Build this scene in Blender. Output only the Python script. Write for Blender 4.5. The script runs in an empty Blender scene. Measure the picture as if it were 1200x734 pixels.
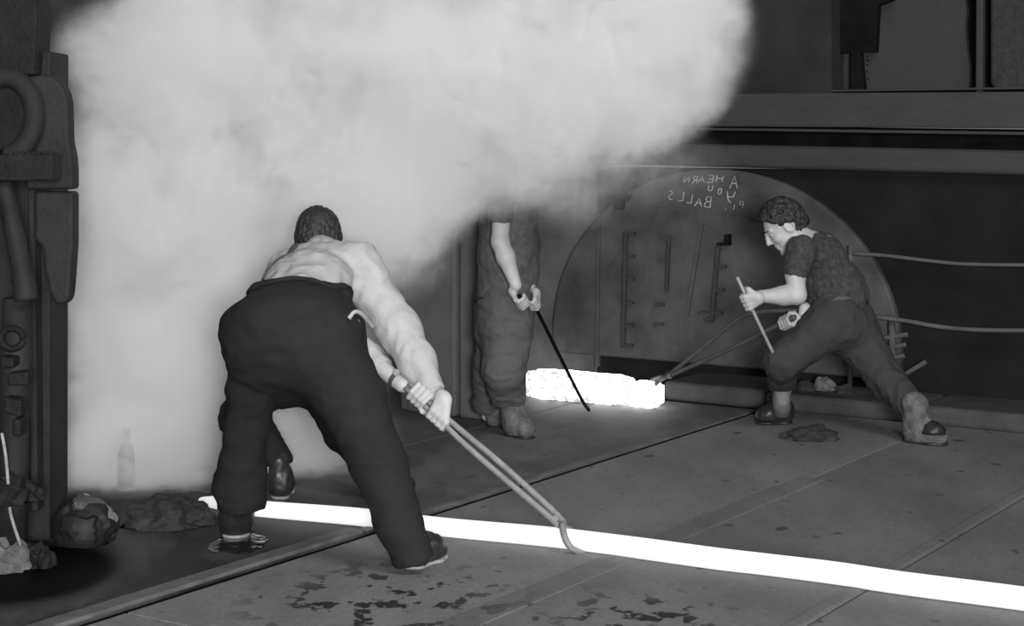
import bpy, bmesh, math, random
import numpy as np
from mathutils import Vector, Matrix, noise

S = bpy.context.scene
C = S.collection
rnd = random.Random(7)
F = 2000.0          # focal length in pixels of the 1200 x 734 frame
H = 1.55            # eye height
HY = 155.0          # pixel row of the horizon

# ------------------------------------------------------------------ camera
cam = bpy.data.cameras.new('camera')
cam_o = bpy.data.objects.new('camera', cam)
C.objects.link(cam_o)
cam.sensor_width = 36.0
cam.lens = 36.0 * F / 1200.0
cam.shift_y = -(367.0 - HY) / 1200.0
cam.clip_start = 0.05
cam_o.location = (0, 0, H)
cam_o.rotation_euler = (math.radians(90), 0, 0)
S.camera = cam_o

# ------------------------------------------------------------------ light
def aim(o, p, q):
    o.location = p
    o.rotation_euler = (Vector(q) - Vector(p)).to_track_quat('-Z', 'Y').to_euler()

W_ = bpy.data.worlds.new('world')
S.world = W_
W_.use_nodes = True
W_.node_tree.nodes['Background'].inputs[0].default_value = (1, 1, 1, 1)
W_.node_tree.nodes['Background'].inputs[1].default_value = 0.15

def area_lamp(name, p, q, size, watts):
    l = bpy.data.lights.new(name, 'AREA')
    l.shape = 'DISK'
    l.size = size
    l.energy = watts
    o = bpy.data.objects.new(name, l)
    C.objects.link(o)
    aim(o, p, q)
    return o
area_lamp('flash_lamp', (0.7, -3.0, 1.9), (0.0, 8.0, 0.7), 1.5, 1250)
area_lamp('overhead_fill', (2.6, 3.0, 5.5), (0.4, 8.2, 0.3), 2.5, 230)  # added fill from above, evens the light on floor and plates

S.view_settings.view_transform = 'Standard'
S.view_settings.look = 'None'
S.view_settings.exposure = 0.0
S.view_settings.gamma = 1.0
S.view_settings.use_curve_mapping = False
S.cycles.volume_bounces = 4
S.cycles.max_bounces = 8
S.cycles.volume_step_rate = 1.0
S.cycles.volume_max_steps = 256

# ------------------------------------------------------------------ pixel -> place
def px(x, y, Y):
    return np.array(((x - 600.0) * Y / F, Y, H - (y - HY) * Y / F))
def fl(x, y, z=0.0):
    return px(x, y, F * (H - z) / (y - HY))
UX = np.array((0.8336, -0.5525, 0.0))     # along the far wall, to the right
NX = np.array((-0.5525, -0.8336, 0.0))    # out of the far wall, towards us
UZ = np.array((0, 0, 1.0))
K0 = np.array((0.94, 9.90, 0.0))          # a point on the kerb's front
def wp(x, y, d):
    """point that pixel sees on the plane parallel to the wall, d in front of the kerb front (negative: behind)"""
    r = np.array(((x - 600.0) / F, 1.0, -(y - HY) / F))
    o = np.array((0, 0, H))
    t = (d - NX @ (o - K0)) / (NX @ r)
    return o + r * t

# ------------------------------------------------------------------ materials
def mat(name, col, rough=0.7, metal=0.0, var=0.25, scale=6.0, bump=0.15, fine=60.0, bdist=0.01, stretch=(1, 1, 1), spec=0.4):
    m = bpy.data.materials.new(name)
    m.use_nodes = True
    nt = m.node_tree
    N, L = nt.nodes, nt.links
    b = N['Principled BSDF']
    b.inputs['Roughness'].default_value = rough
    b.inputs['Metallic'].default_value = metal
    b.inputs['Specular IOR Level'].default_value = spec
    tc = N.new('ShaderNodeTexCoord')
    mp = N.new('ShaderNodeMapping')
    mp.inputs['Scale'].default_value = stretch
    L.new(tc.outputs['Object'], mp.inputs[0])
    n1 = N.new('ShaderNodeTexNoise')
    n1.inputs['Scale'].default_value = scale
    n1.inputs['Detail'].default_value = 6
    n1.inputs['Roughness'].default_value = 0.65
    L.new(mp.outputs[0], n1.inputs['Vector'])
    r = N.new('ShaderNodeValToRGB')
    r.color_ramp.elements[0].position = 0.3
    r.color_ramp.elements[1].position = 0.7
    a, c = col * (1 - var), col * (1 + var)
    r.color_ramp.elements[0].color = (a, a, a, 1)
    r.color_ramp.elements[1].color = (c, c, c, 1)
    L.new(n1.outputs[0], r.inputs[0])
    L.new(r.outputs[0], b.inputs['Base Color'])
    if bump > 0:
        n2 = N.new('ShaderNodeTexNoise')
        n2.inputs['Scale'].default_value = fine
        n2.inputs['Detail'].default_value = 4
        L.new(mp.outputs[0], n2.inputs['Vector'])
        bp = N.new('ShaderNodeBump')
        bp.inputs['Strength'].default_value = bump
        bp.inputs['Distance'].default_value = bdist
        L.new(n2.outputs[0], bp.inputs['Height'])
        L.new(bp.outputs[0], b.inputs['Normal'])
    return m

def hot(name, strength, dark=0.0, scale=30.0):
    m = bpy.data.materials.new(name)
    m.use_nodes = True
    nt = m.node_tree
    N, L = nt.nodes, nt.links
    b = N['Principled BSDF']
    b.inputs['Base Color'].default_value = (.4, .4, .4, 1)
    b.inputs['Roughness'].default_value = 0.8
    b.inputs['Emission Color'].default_value = (1, 1, 1, 1)
    if dark > 0:
        tc = N.new('ShaderNodeTexCoord')
        n = N.new('ShaderNodeTexNoise')
        n.inputs['Scale'].default_value = scale
        n.inputs['Detail'].default_value = 6
        L.new(tc.outputs['Object'], n.inputs['Vector'])
        r = N.new('ShaderNodeMapRange')
        r.inputs['From Min'].default_value = 0.40
        r.inputs['From Max'].default_value = 0.55
        r.inputs['To Min'].default_value = strength * (1 - dark)
        r.inputs['To Max'].default_value = strength
        L.new(n.outputs[0], r.inputs[0])
        L.new(r.outputs[0], b.inputs['Emission Strength'])
    else:
        b.inputs['Emission Strength'].default_value = strength
        b.inputs['Base Color'].default_value = (.55, .55, .55, 1)
    return m

# ------------------------------------------------------------------ linking, tagging
def link(name, mesh, m, parent=None, smooth=False):
    o = bpy.data.objects.new(name, mesh)
    C.objects.link(o)
    if m is not None:
        mesh.materials.append(m)
    if parent is not None:
        o.parent = parent
    if smooth:
        mesh.polygons.foreach_set('use_smooth', [True] * len(mesh.polygons))
    return o
def tag(o, label, cat, group=None):
    o['label'] = label
    o['category'] = cat
    if group:
        o['group'] = group
    return o
def structure(o):
    o['kind'] = 'structure'
    return o
def empty(name, label, cat, group=None, loc=(0, 0, 0)):
    o = bpy.data.objects.new(name, None)
    C.objects.link(o)
    o.empty_display_size = 0.1
    return tag(o, label, cat, group)
def mesh_of(name, v, f):
    me = bpy.data.meshes.new(name)
    me.from_pydata([tuple(map(float, p)) for p in v], [], [list(map(int, q)) for q in f])
    me.update()
    return me
def from_bm(name, bm):
    bmesh.ops.recalc_face_normals(bm, faces=bm.faces)
    me = bpy.data.meshes.new(name)
    bm.to_mesh(me)
    bm.free()
    return me

# ------------------------------------------------------------------ hard shapes
def prism(bm, front, back):
    """closed prism between two matching loops of points"""
    a = [bm.verts.new(tuple(map(float, p))) for p in front]
    b = [bm.verts.new(tuple(map(float, p))) for p in back]
    n = len(a)
    bm.faces.new(a)
    bm.faces.new(list(reversed(b)))
    for i in range(n):
        j = (i + 1) % n
        bm.faces.new((a[j], a[i], b[i], b[j]))
def slab(pts, d0, d1):
    """prism on the far wall: pixel outline seen on plane d0 (front), pushed back to d1"""
    bm = bmesh.new()
    fr = [wp(x, y, d0) for x, y in pts]
    prism(bm, fr, [p + NX * (d1 - d0) for p in fr])
    return bm
def bevel(bm, w, seg=2):
    bmesh.ops.recalc_face_normals(bm, faces=bm.faces)
    es = [e for e in bm.edges if len(e.link_faces) == 2 and e.calc_face_angle(0) > 0.5]
    bmesh.ops.bevel(bm, geom=es, offset=w, segments=seg, affect='EDGES', profile=0.5, clamp_overlap=True)
    return bm
def box(bm, c, sx, sy, sz, ax=None, ay=None, az=None):
    c = np.array(c, float)
    ax = np.array((1., 0, 0)) if ax is None else ax
    ay = np.array((0, 1., 0)) if ay is None else ay
    az = np.array((0, 0, 1.)) if az is None else az
    lo = [c + ax * sx * i + ay * sy * j - az * sz for i, j in ((-1, -1), (1, -1), (1, 1), (-1, 1))]
    prism(bm, lo, [p + az * 2 * sz for p in lo])
    return bm
def tube(bm, pts, r, n=10, cap=True, rot=0.0, flat=1.0):
    """sweep of a circle along a polyline; r: one radius or one per point"""
    P = [np.array(p, float) for p in pts]
    R = [r] * len(P) if np.isscalar(r) else list(r)
    t0 = P[1] - P[0]
    ref = np.array((0, 0, 1.)) if abs(t0[2]) < 0.9 * np.linalg.norm(t0) else np.array((1., 0, 0))
    rings = []
    for i, p in enumerate(P):
        t = P[min(i + 1, len(P) - 1)] - P[max(i - 1, 0)]
        t = t / np.linalg.norm(t)
        a = ref - t * (ref @ t)
        a = a / np.linalg.norm(a)
        ref = a
        b = np.cross(t, a)
        rings.append([bm.verts.new(tuple(map(float, p + R[i] * (flat * a * math.cos(w) + b * math.sin(w))))) for w in (rot + 2 * math.pi * k / n for k in range(n))])
    for i in range(len(rings) - 1):
        for k in range(n):
            l = (k + 1) % n
            bm.faces.new((rings[i][k], rings[i][l], rings[i + 1][l], rings[i + 1][k]))
    if cap:
        bm.faces.new(list(reversed(rings[0])))
        bm.faces.new(rings[-1])
    return bm
def smooth_path(pts, n=6):
    P = [np.array(p, float) for p in pts]
    P = [2 * P[0] - P[1]] + P + [2 * P[-1] - P[-2]]
    out = []
    for i in range(1, len(P) - 2):
        for k in range(n):
            t = k / n
            a, b, c, d = P[i - 1], P[i], P[i + 1], P[i + 2]
            out.append(0.5 * (2 * b + (c - a) * t + (2 * a - 5 * b + 4 * c - d) * t * t + (3 * b - a - 3 * c + d) * t ** 3))
    out.append(P[-2])
    return out
def lump(c, rx, ry, rz, seed, amp=0.2, sub=3, facet=False, flatten=0.0, freq=2.2):
    bm = bmesh.new()
    bmesh.ops.create_icosphere(bm, subdivisions=sub, radius=1.0)
    for v in bm.verts:
        d = v.co.normalized()
        k = 1 + amp * noise.fractal(d * freq + Vector((seed, seed * .7, 0)), 1.0, 2.0, 4)
        if facet:
            k = 1 + amp * (noise.cell(d * 1.9 + Vector((seed, 0, 0))) - .5)
        z = d.z * k * rz
        if z < -flatten:
            z = -flatten
        v.co = Vector((c[0] + d.x * k * rx, c[1] + d.y * k * ry, c[2] + z))
    return bm

# ------------------------------------------------------------------ soft shapes: signed distances, surface nets
def unit(v):
    v = np.array(v, float)
    return v / np.linalg.norm(v)
class Soft:
    def __init__(self):
        self.p = []
    def add(self, fn, lo, hi, k, sub=False):
        self.p.append((fn, np.array(lo), np.array(hi), k, sub))
    def seg(self, a, b, ra, rb=None, k=0.02, flat=None, f=1.0, sub=False):
        a, b = np.array(a, float), np.array(b, float)
        rb = ra if rb is None else rb
        fd = None if flat is None else unit(flat)
        def fn(P):
            A, B, Q = a, b, P
            if fd is not None:
                g = f - 1.0
                Q = P + g * (P @ fd)[..., None] * fd
                A = a + g * (a @ fd) * fd
                B = b + g * (b @ fd) * fd
            d = B - A
            t = np.clip(((Q - A) @ d) / max(d @ d, 1e-9), 0, 1)
            return np.linalg.norm(Q - A - t[..., None] * d, axis=-1) - (ra + (rb - ra) * t)
        m = max(ra, rb)
        self.add(fn, np.minimum(a, b) - m, np.maximum(a, b) + m, k, sub)
    def chain(self, pts, rs, k=0.02, flat=None, f=1.0):
        for i in range(len(pts) - 1):
            self.seg(pts[i], pts[i + 1], rs[i], rs[i + 1], k, flat, f)
    def ell(self, c, ax, r, k=0.02, sub=False):
        c = np.array(c, float)
        A = np.array([unit(v) for v in ax])
        r = np.array(r, float)
        def fn(P):
            q = (P - c) @ A.T
            k0 = np.linalg.norm(q / r, axis=-1)
            k1 = np.linalg.norm(q / (r * r), axis=-1)
            return k0 * (k0 - 1.0) / np.maximum(k1, 1e-6)
        m = r.max()
        self.add(fn, c - m, c + m, k, sub)
    def cut(self, p, n, lo=None, hi=None):
        """take away what lies on the side of plane p that n points to"""
        p, n = np.array(p, float), unit(n)
        self.p.append((lambda P: (P - p) @ n, lo, hi, 0.0, 'cut'))
    def mesh(self, name, h, wrinkle=None):
        real = [q for q in self.p if q[4] is False]
        lo = np.min([q[1] for q in real], axis=0) - 0.03
        hi = np.max([q[2] for q in real], axis=0) + 0.03
        n = np.ceil((hi - lo) / h).astype(int) + 1
        D = np.full(n, 1.0, np.float32)
        ax = [lo[i] + h * np.arange(n[i]) for i in range(3)]
        for fn, a, b, k, sub in self.p:
            if a is None:
                i0, i1 = np.zeros(3, int), n
            else:
                pad = max(k, 0) + 3 * h
                i0 = np.clip(np.floor((a - pad - lo) / h).astype(int), 0, n)
                i1 = np.clip(np.ceil((b + pad - lo) / h).astype(int) + 1, 0, n)
            if np.any(i1 <= i0):
                continue
            sl = tuple(slice(i0[i], i1[i]) for i in range(3))
            G = np.stack(np.meshgrid(*[ax[i][i0[i]:i1[i]].astype(np.float32) for i in range(3)], indexing='ij'), -1)
            d = fn(G).astype(np.float32)
            o = D[sl]
            if sub == 'cut':
                D[sl] = np.maximum(o, d)
            elif sub:
                e = np.maximum(k - np.abs(o + d), 0) / max(k, 1e-6)
                D[sl] = np.maximum(o, -d) + e * e * k * 0.25
            else:
                e = np.maximum(k - np.abs(o - d), 0) / max(k, 1e-6)
                D[sl] = np.minimum(o, d) - e * e * k * 0.25
        D[0], D[-1], D[:, 0], D[:, -1], D[:, :, 0], D[:, :, -1] = 1, 1, 1, 1, 1, 1
        s = D < 0
        cnt = np.zeros(n - 1, np.int8)
        for i in (0, 1):
            for j in (0, 1):
                for l in (0, 1):
                    cnt += s[i:n[0] - 1 + i, j:n[1] - 1 + j, l:n[2] - 1 + l]
        act = np.argwhere((cnt > 0) & (cnt < 8))
        idx = np.full(n - 1, -1, np.int64)
        idx[tuple(act.T)] = np.arange(len(act))
        acc = np.zeros((len(act), 3))
        num = np.zeros(len(act))
        cor = [(i, j, l) for i in (0, 1) for j in (0, 1) for l in (0, 1)]
        val = {c: D[act[:, 0] + c[0], act[:, 1] + c[1], act[:, 2] + c[2]] for c in cor}
        for c in cor:
            for x in range(3):
                if c[x] == 0:
                    e = list(c); e[x] = 1; e = tuple(e)
                    va, vb = val[c], val[e]
                    m = (va < 0) != (vb < 0)
                    t = np.where(m, va / np.where(m, va - vb, 1), 0)
                    p = np.tile(np.array(c, float), (len(act), 1))
                    p[:, x] += t
                    acc[m] += p[m]
                    num[m] += 1
        V = lo + h * (act + acc / num[:, None])
        Fc = []
        for x in range(3):
            y, z = (x + 1) % 3, (x + 2) % 3
            a = [slice(None)] * 3; b = [slice(None)] * 3
            a[x] = slice(0, n[x] - 1); b[x] = slice(1, n[x])
            sa, sb = s[tuple(a)], s[tuple(b)]
            e = np.argwhere(sa != sb)
            e = e[(e[:, y] > 0) & (e[:, z] > 0)]
            fl_ = sa[tuple(e.T)]
            q = []
            for dy, dz in ((-1, -1), (0, -1), (0, 0), (-1, 0)):
                g = e.copy()
                g[:, y] += dy; g[:, z] += dz
                q.append(idx[tuple(g.T)])
            q = np.stack(q, 1)
            q[~fl_] = q[~fl_][:, ::-1]
            Fc.append(q)
        Fc = np.concatenate(Fc)
        me = bpy.data.meshes.new(name)
        me.vertices.add(len(V)); me.loops.add(len(Fc) * 4); me.polygons.add(len(Fc))
        me.vertices.foreach_set('co', V.astype(np.float32).ravel())
        me.loops.foreach_set('vertex_index', Fc.ravel().astype(np.int32))
        me.polygons.foreach_set('loop_start', np.arange(0, len(Fc) * 4, 4, dtype=np.int32))
        me.update(calc_edges=True)
        me.validate()
        me.polygons.foreach_set('use_smooth', [True] * len(me.polygons))
        # relax the grid's steps
        self.relax(me, Fc, 2)
        if wrinkle:
            amp, sc, seed = wrinkle
            me.update()
            nn = np.empty(len(V) * 3, np.float32)
            me.vertices.foreach_get('normal', nn)
            nn = nn.reshape(-1, 3)
            co = np.empty(len(V) * 3, np.float32)
            me.vertices.foreach_get('co', co)
            co = co.reshape(-1, 3)
            sx = np.array(sc)
            off = Vector((seed, seed * 1.7, -seed))
            w = np.array([noise.noise(Vector(p * sx) + off) + .5 * noise.noise(Vector(p * sx * 2.3) - off) for p in co])
            w = 1 - 2 * np.abs(w)          # ridged: folds
            co = co + nn * (amp * (w - .5))[:, None]
            me.vertices.foreach_set('co', co.astype(np.float32).ravel())
            me.update()
        return me
    @staticmethod
    def relax(me, Fc, times):
        nv = len(me.vertices)
        co = np.empty(nv * 3, np.float32)
        me.vertices.foreach_get('co', co)
        co = co.reshape(-1, 3).astype(float)
        ed = np.concatenate([Fc[:, [0, 1]], Fc[:, [1, 2]], Fc[:, [2, 3]], Fc[:, [3, 0]]])
        for lam in [0.5, -0.52] * times:
            su = np.zeros_like(co); ct = np.zeros(nv)
            for k in range(3):
                su[:, k] = np.bincount(ed[:, 0], co[ed[:, 1], k], nv) + np.bincount(ed[:, 1], co[ed[:, 0], k], nv)
            ct = np.bincount(ed[:, 0], minlength=nv) + np.bincount(ed[:, 1], minlength=nv)
            co = co + lam * (su / np.maximum(ct, 1)[:, None] - co)
        me.vertices.foreach_set('co', co.astype(np.float32).ravel())
        me.update()

# ------------------------------------------------------------------ floor
def floor_mat(name, col, wet=0.0):
    m = bpy.data.materials.new(name)
    m.use_nodes = True
    nt = m.node_tree
    N, L = nt.nodes, nt.links
    b = N['Principled BSDF']
    b.inputs['Specular IOR Level'].default_value = 0.35
    tc = N.new('ShaderNodeTexCoord')
    mp = N.new('ShaderNodeMapping')
    mp.inputs['Rotation'].default_value = (0, 0, math.radians(33))
    mp.inputs['Scale'].default_value = (1.0, 0.45, 1.0)
    L.new(tc.outputs['Object'], mp.inputs[0])
    def nz(scale, det, rough, vec):
        n = N.new('ShaderNodeTexNoise')
        n.inputs['Scale'].default_value = scale
        n.inputs['Detail'].default_value = det
        n.inputs['Roughness'].default_value = rough
        L.new(vec, n.inputs['Vector'])
        return n.outputs[0]
    def rng(v, a, c, lo, hi):
        r = N.new('ShaderNodeMapRange')
        r.interpolation_type = 'SMOOTHSTEP'
        for i, x in enumerate((a, c, lo, hi)):
            r.inputs[1 + i].default_value = x
        L.new(v, r.inputs[0])
        return r.outputs[0]
    def mul(a, c, op='MULTIPLY'):
        k = N.new('ShaderNodeMath')
        k.operation = op
        for i, x in enumerate((a, c)):
            if isinstance(x, (int, float)):
                k.inputs[i].default_value = x
            else:
                L.new(x, k.inputs[i])
        return k.outputs[0]
    def near(x, y, r, soft, sy=1.0):
        d = N.new('ShaderNodeVectorMath'); d.operation = 'SUBTRACT'
        L.new(tc.outputs['Object'], d.inputs[0]); d.inputs[1].default_value = (x, y, 0)
        e = N.new('ShaderNodeVectorMath'); e.operation = 'MULTIPLY'
        L.new(d.outputs[0], e.inputs[0]); e.inputs[1].default_value = (1, sy, 0)
        l = N.new('ShaderNodeVectorMath'); l.operation = 'LENGTH'
        L.new(e.outputs[0], l.inputs[0])
        return rng(l.outputs['Value'], r - soft, r + soft, 1.0, 0.0)
    base = rng(nz(1.6, 7, 0.65, mp.outputs[0]), 0.25, 0.75, col * 0.72, col * 1.3)
    grain = rng(nz(45, 5, 0.7, tc.outputs['Object']), 0.2, 0.8, 0.78, 1.2)
    base = mul(base, grain)
    # oil blots: small everywhere, thick in front of the stooping man
    sm = N.new('ShaderNodeMapping')
    sm.inputs['Scale'].default_value = (1.0, 0.8, 1.0)
    L.new(tc.outputs['Object'], sm.inputs[0])
    blot = nz(9.5, 3, 0.6, sm.outputs[0])
    few = rng(nz(10.0, 2, 0.5, sm.outputs[0]), 0.68, 0.72, 0.0, 0.6)
    ar1 = near(-0.42, 5.62, 0.4, 0.22, 0.8)
    ar2 = near(0.42, 5.45, 0.3, 0.2, 1.0)
    ar = mul(ar1, ar2, 'MAXIMUM')
    thick = mul(rng(blot, 0.55, 0.6, 0.0, 0.85), ar)
    pit_dark = mul(near(-1.72, 6.0, 0.37, 0.1, 0.8), 0.985)  # black of the pit by the machine, painted into the plate colour
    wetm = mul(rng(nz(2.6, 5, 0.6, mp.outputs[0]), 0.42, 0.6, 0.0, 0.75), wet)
    st = mul(mul(thick, few, 'MAXIMUM'), mul(pit_dark, wetm, 'MAXIMUM'), 'MAXIMUM')
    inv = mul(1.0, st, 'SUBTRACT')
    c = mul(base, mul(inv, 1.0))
    cc = N.new('ShaderNodeCombineColor')
    for i in range(3):
        L.new(c, cc.inputs[i])
    L.new(cc.outputs[0], b.inputs['Base Color'])
    L.new(rng(st, 0.0, 1.0, 0.72, 0.6), b.inputs['Roughness'])
    L.new(rng(st, 0.6, 1.0, 0.35, 0.06), b.inputs['Specular IOR Level'])
    bp = N.new('ShaderNodeBump')
    bp.inputs['Strength'].default_value = 0.25
    bp.inputs['Distance'].default_value = 0.01
    L.new(nz(30, 5, 0.6, mp.outputs[0]), bp.inputs['Height'])
    L.new(bp.outputs[0], b.inputs['Normal'])
    return m
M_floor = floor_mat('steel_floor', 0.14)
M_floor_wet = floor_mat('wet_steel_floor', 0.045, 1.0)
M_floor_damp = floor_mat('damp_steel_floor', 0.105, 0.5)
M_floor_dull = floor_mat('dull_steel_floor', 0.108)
M_dirt = mat('dirt', 0.005, 0.9, spec=.05)

# everything under the plates
bm = bmesh.new()
prism(bm, [(-9, -1, -.012), (9, -1, -.012), (9, 16, -.012), (-9, 16, -.012)], [(-9, -1, -.15), (9, -1, -.15), (9, 16, -.15), (-9, 16, -.15)])
floor = structure(link('floor', from_bm('floor', bm), M_dirt))
VX = np.array((0.5525, 0.8336, 0.0))      # along the plates, towards the wall
def uv(u, v, z=0.0):
    return UX * u + VX * v + UZ * z
US = [-9.1, -8.1, -7.1, -6.1, -5.1, -4.10, -3.10, -2.19, -1.2, -0.2, 0.8, 1.8]
for i in range(len(US) - 1):
    g = 0.016 if i + 1 == 5 else 0.005
    u0 = US[i] + (0.022 if i == 5 else 0.004)
    u1 = US[i + 1] - g
    if i + 1 == 5:
        u1 = US[i + 1] - 0.02
    v = -1.0 + (i % 2) * 0.4
    cuts = [v, 3.9, 8.765]
    if i < 5:
        cuts = [v, 5.4, 8.7]
    for a, b_ in zip(cuts[:-1], cuts[1:]):
        bm = bmesh.new()
        dz = rnd.uniform(-.001, .001)
        q = [(u0, a + .004), (u1, a + .004), (u1, b_ - .004), (u0, b_ - .004)]
        prism(bm, [uv(x, y, dz) for x, y in q], [uv(x, y, -.012) for x, y in q])
        bevel(bm, 0.003, 1)
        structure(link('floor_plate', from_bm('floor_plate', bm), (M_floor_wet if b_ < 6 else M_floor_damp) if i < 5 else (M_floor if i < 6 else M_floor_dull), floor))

M_lip = mat('worn_lip_steel', 0.085, 0.65, var=.35, scale=9)
def on_seam(u0, u1, v0, v1, z):
    bm = bmesh.new()
    q = [(u0, v0), (u1, v0), (u1, v1), (u0, v1)]
    prism(bm, [uv(x, y, z) for x, y in q], [uv(x, y, -.002) for x, y in q])
    return bevel(bm, 0.004, 2)
structure(link('trim_1', from_bm('trim', on_seam(-4.20, -4.122, -.5, 5.18, .014)), M_lip))
structure(link('trim_2', from_bm('trim', on_seam(-4.165, -4.122, 5.2, 7.6, .008)), M_lip))
structure(link('trim_3', from_bm('trim', on_seam(-3.16, -3.04, 2.0, 7.1, .004)), M_floor_dull))
structure(link('trim_4', from_bm('trim', on_seam(-2.25, -2.2, 2.0, 7.6, .005)), M_floor_dull))

# ------------------------------------------------------------------ kerb along the far wall
M_kerb = mat('kerb_iron', 0.048, 0.75, spec=.2, var=.3, scale=4, bump=.3)
def kerb(u0, u1, d0, d1, z):
    bm = bmesh.new()
    k = K0
    q = [(u0, d1), (u1, d1), (u1, d0), (u0, d0)]
    prism(bm, [k + UX * a + NX * b + UZ * z for a, b in q], [k + UX * a + NX * b - UZ * .012 for a, b in q])
    return bevel(bm, 0.03, 3)
def u_at(x, y, d):
    return (wp(x, y, d) - K0) @ UX
kr = structure(link('trim_5', from_bm('trim', kerb(u_at(776, 470, 0), u_at(895, 480, 0) - .004, -.5, 0, .10)), M_kerb, smooth=False))
kr2 = structure(link('trim_6', from_bm('trim', kerb(u_at(895, 480, 0) + .004, u_at(1072, 495, 0), -.5, 0, .09)), M_kerb))
kr3 = structure(link('trim_7', from_bm('trim', kerb(u_at(1072, 495, 0) + .008, 4.5, -.5, 0, .095)), M_kerb))

# ------------------------------------------------------------------ the far wall (mill housing)
M_wall = mat('wall_iron', 0.010, 0.8, var=.3, scale=3, bump=.2, spec=.1)
M_wallm = mat('wall_iron_mid', 0.024, 0.8, var=.25, scale=3, bump=.2, spec=.1)
M_wallhaze = mat('wall_iron_haze', 0.1, 0.85, var=.3, scale=3, bump=.3, spec=.1)  # steam haze and slab glow put into this lighter wall colour
M_beam = mat('beam_steel', 0.037, spec=.2, rough= 0.7, var=.16, scale=3, bump=.15, stretch=(1, 1, 3))
M_black = mat('black_iron', 0.006, 0.85, var=.4, spec=.05)
M_disc = mat('disc_steel', 0.055, 0.75, spec=.15, var=.4, scale=3.5, bump=.35, fine=25)
M_pale = mat('pale_steel', 0.034, spec=.2, rough= 0.75, var=.12, scale=5, bump=.1)
M_rough = mat('rough_plate', 0.022, 0.85, var=.45, scale=30, bump=.5)

D = -.5
def wall_rect(u0, u1, z0, z1, d0, d1, sl=0.0):
    """box on the wall in wall coordinates"""
    bm = bmesh.new()
    q = [(u0, z0), (u1, z0), (u1, z1), (u0, z1)]
    fr = [K0 + UX * a + UZ * (z - sl * (a - .45)) + NX * d0 for a, z in q]
    prism(bm, fr, [p + NX * (d1 - d0) for p in fr])
    return bm
zt = lambda y, x, d: wp(x, y, d)[2]
uR = 4.6
uL = -14.0
u_open0 = u_at(976, 50, D)
wall = structure(link('wall_far', from_bm('wall_far', wall_rect(u_at(700, 300, D), uR, -.05, zt(200, 1000, D), D, D - .2)), M_wall))
structure(link('wall_far_left', from_bm('wall_far_left', wall_rect(uL, u_at(700, 300, D), -.05, 4.2, D - .002, D - .2)), M_wallhaze))
# lower ledge, dark slot, upper beam
ub = u_at(690, 180, D)
b1 = structure(link('trim_8', from_bm('trim', bevel(wall_rect(ub, uR, zt(199, 1000, D + .1), zt(171, 1000, D + .1), D + .1, D - .1, .014), .03, 3)), M_beam))
structure(link('trim_12', from_bm('trim', wall_rect(ub, uR, zt(175, 1000, D), zt(148, 1000, D), D - .16, D - .2, .014)), M_black))
b2 = structure(link('trim_9', from_bm('trim', bevel(wall_rect(ub, uR, zt(154, 1000, D + .12), zt(150.5, 1000, D + .12), D + .1, D - .1, .014), .004, 2)), M_beam))
b3 = structure(link('trim_10', from_bm('trim', bevel(wall_rect(ub, uR, zt(148.5, 1000, D + .12), zt(108, 1000, D + .12), D + .12, D - .16, .007), .008, 2)), M_beam))
z_up = zt(107.5, 1000, D)
structure(link('wall_upper', from_bm('wall_upper', wall_rect(ub, u_open0, z_up - .03, 4.2, D + .02, D - .16)), M_wallm))
structure(link('wall_upper_back', from_bm('wall_upper_back', wall_rect(u_open0 - .1, uR, z_up - .03, 4.2, D - .3, D - .4)), M_black))
structure(link('trim_11', from_bm('trim', bevel(wall_rect(u_open0 - .004, uR, z_up, z_up + .012, D + .03, D - .3), .003, 1)), M_beam))
# in the opening: pale plate, cut dark bracket, bar, rough plate
pl = empty('opening_plate', 'flat pale grey steel plate filling the opening above the long beam, ragged right edge', 'plate')
top = -230
link('plate_sheet', from_bm('plate_sheet', slab([(980, 106), (1135, 106), (1136.5, 80), (1133, 55), (1131, 30), (1133, 12), (1130, -5), (1130, top), (980, top)], D - .20, D - .24)), M_pale, pl)
br = empty('bracket', 'black stepped iron bracket hanging in the opening above the beam, narrow foot below', 'bracket')
link('bracket_plate', from_bm('bracket_plate', slab([(977.5, top), (977.5, 64), (996, 61), (1026, 61), (1029, 6), (1046, 0), (1046, top)], D - .1, D - .15)), M_black, br)
link('bracket_foot', from_bm('bracket_foot', slab([(997, 61), (1008, 61), (1012.5, 106), (996.5, 106)], D - .1, D - .15)), M_black, br)
bm = bmesh.new()
for yy in (66, 71, 76, 84, 92):
    bmesh.ops.create_icosphere(bm, subdivisions=1, radius=.006, matrix=Matrix.Translation(wp(1016 + (yy % 3) * .5, yy, D - .197)))
o = link('rivets', from_bm('rivets', bm), M_black, pl); o['kind'] = 'stuff'
vb = tag(link('upright_bar', from_bm('upright_bar', bevel(slab([(1143, 108), (1151, 108), (1153, top), (1145, top)], D - .02, D - .07), .008, 2)), M_pale), 'slim pale upright steel bar standing in the opening between two dark gaps', 'bar')
rp_ = tag(link('rough_panel', from_bm('rough_panel', bevel(slab([(1160, 98), (1166, 106), (1330, 106), (1330, top), (1160, top)], D - .12, D - .2), .02, 2)), M_rough), 'rough mottled dark iron panel at the opening beside the upright bar', 'panel')

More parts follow.
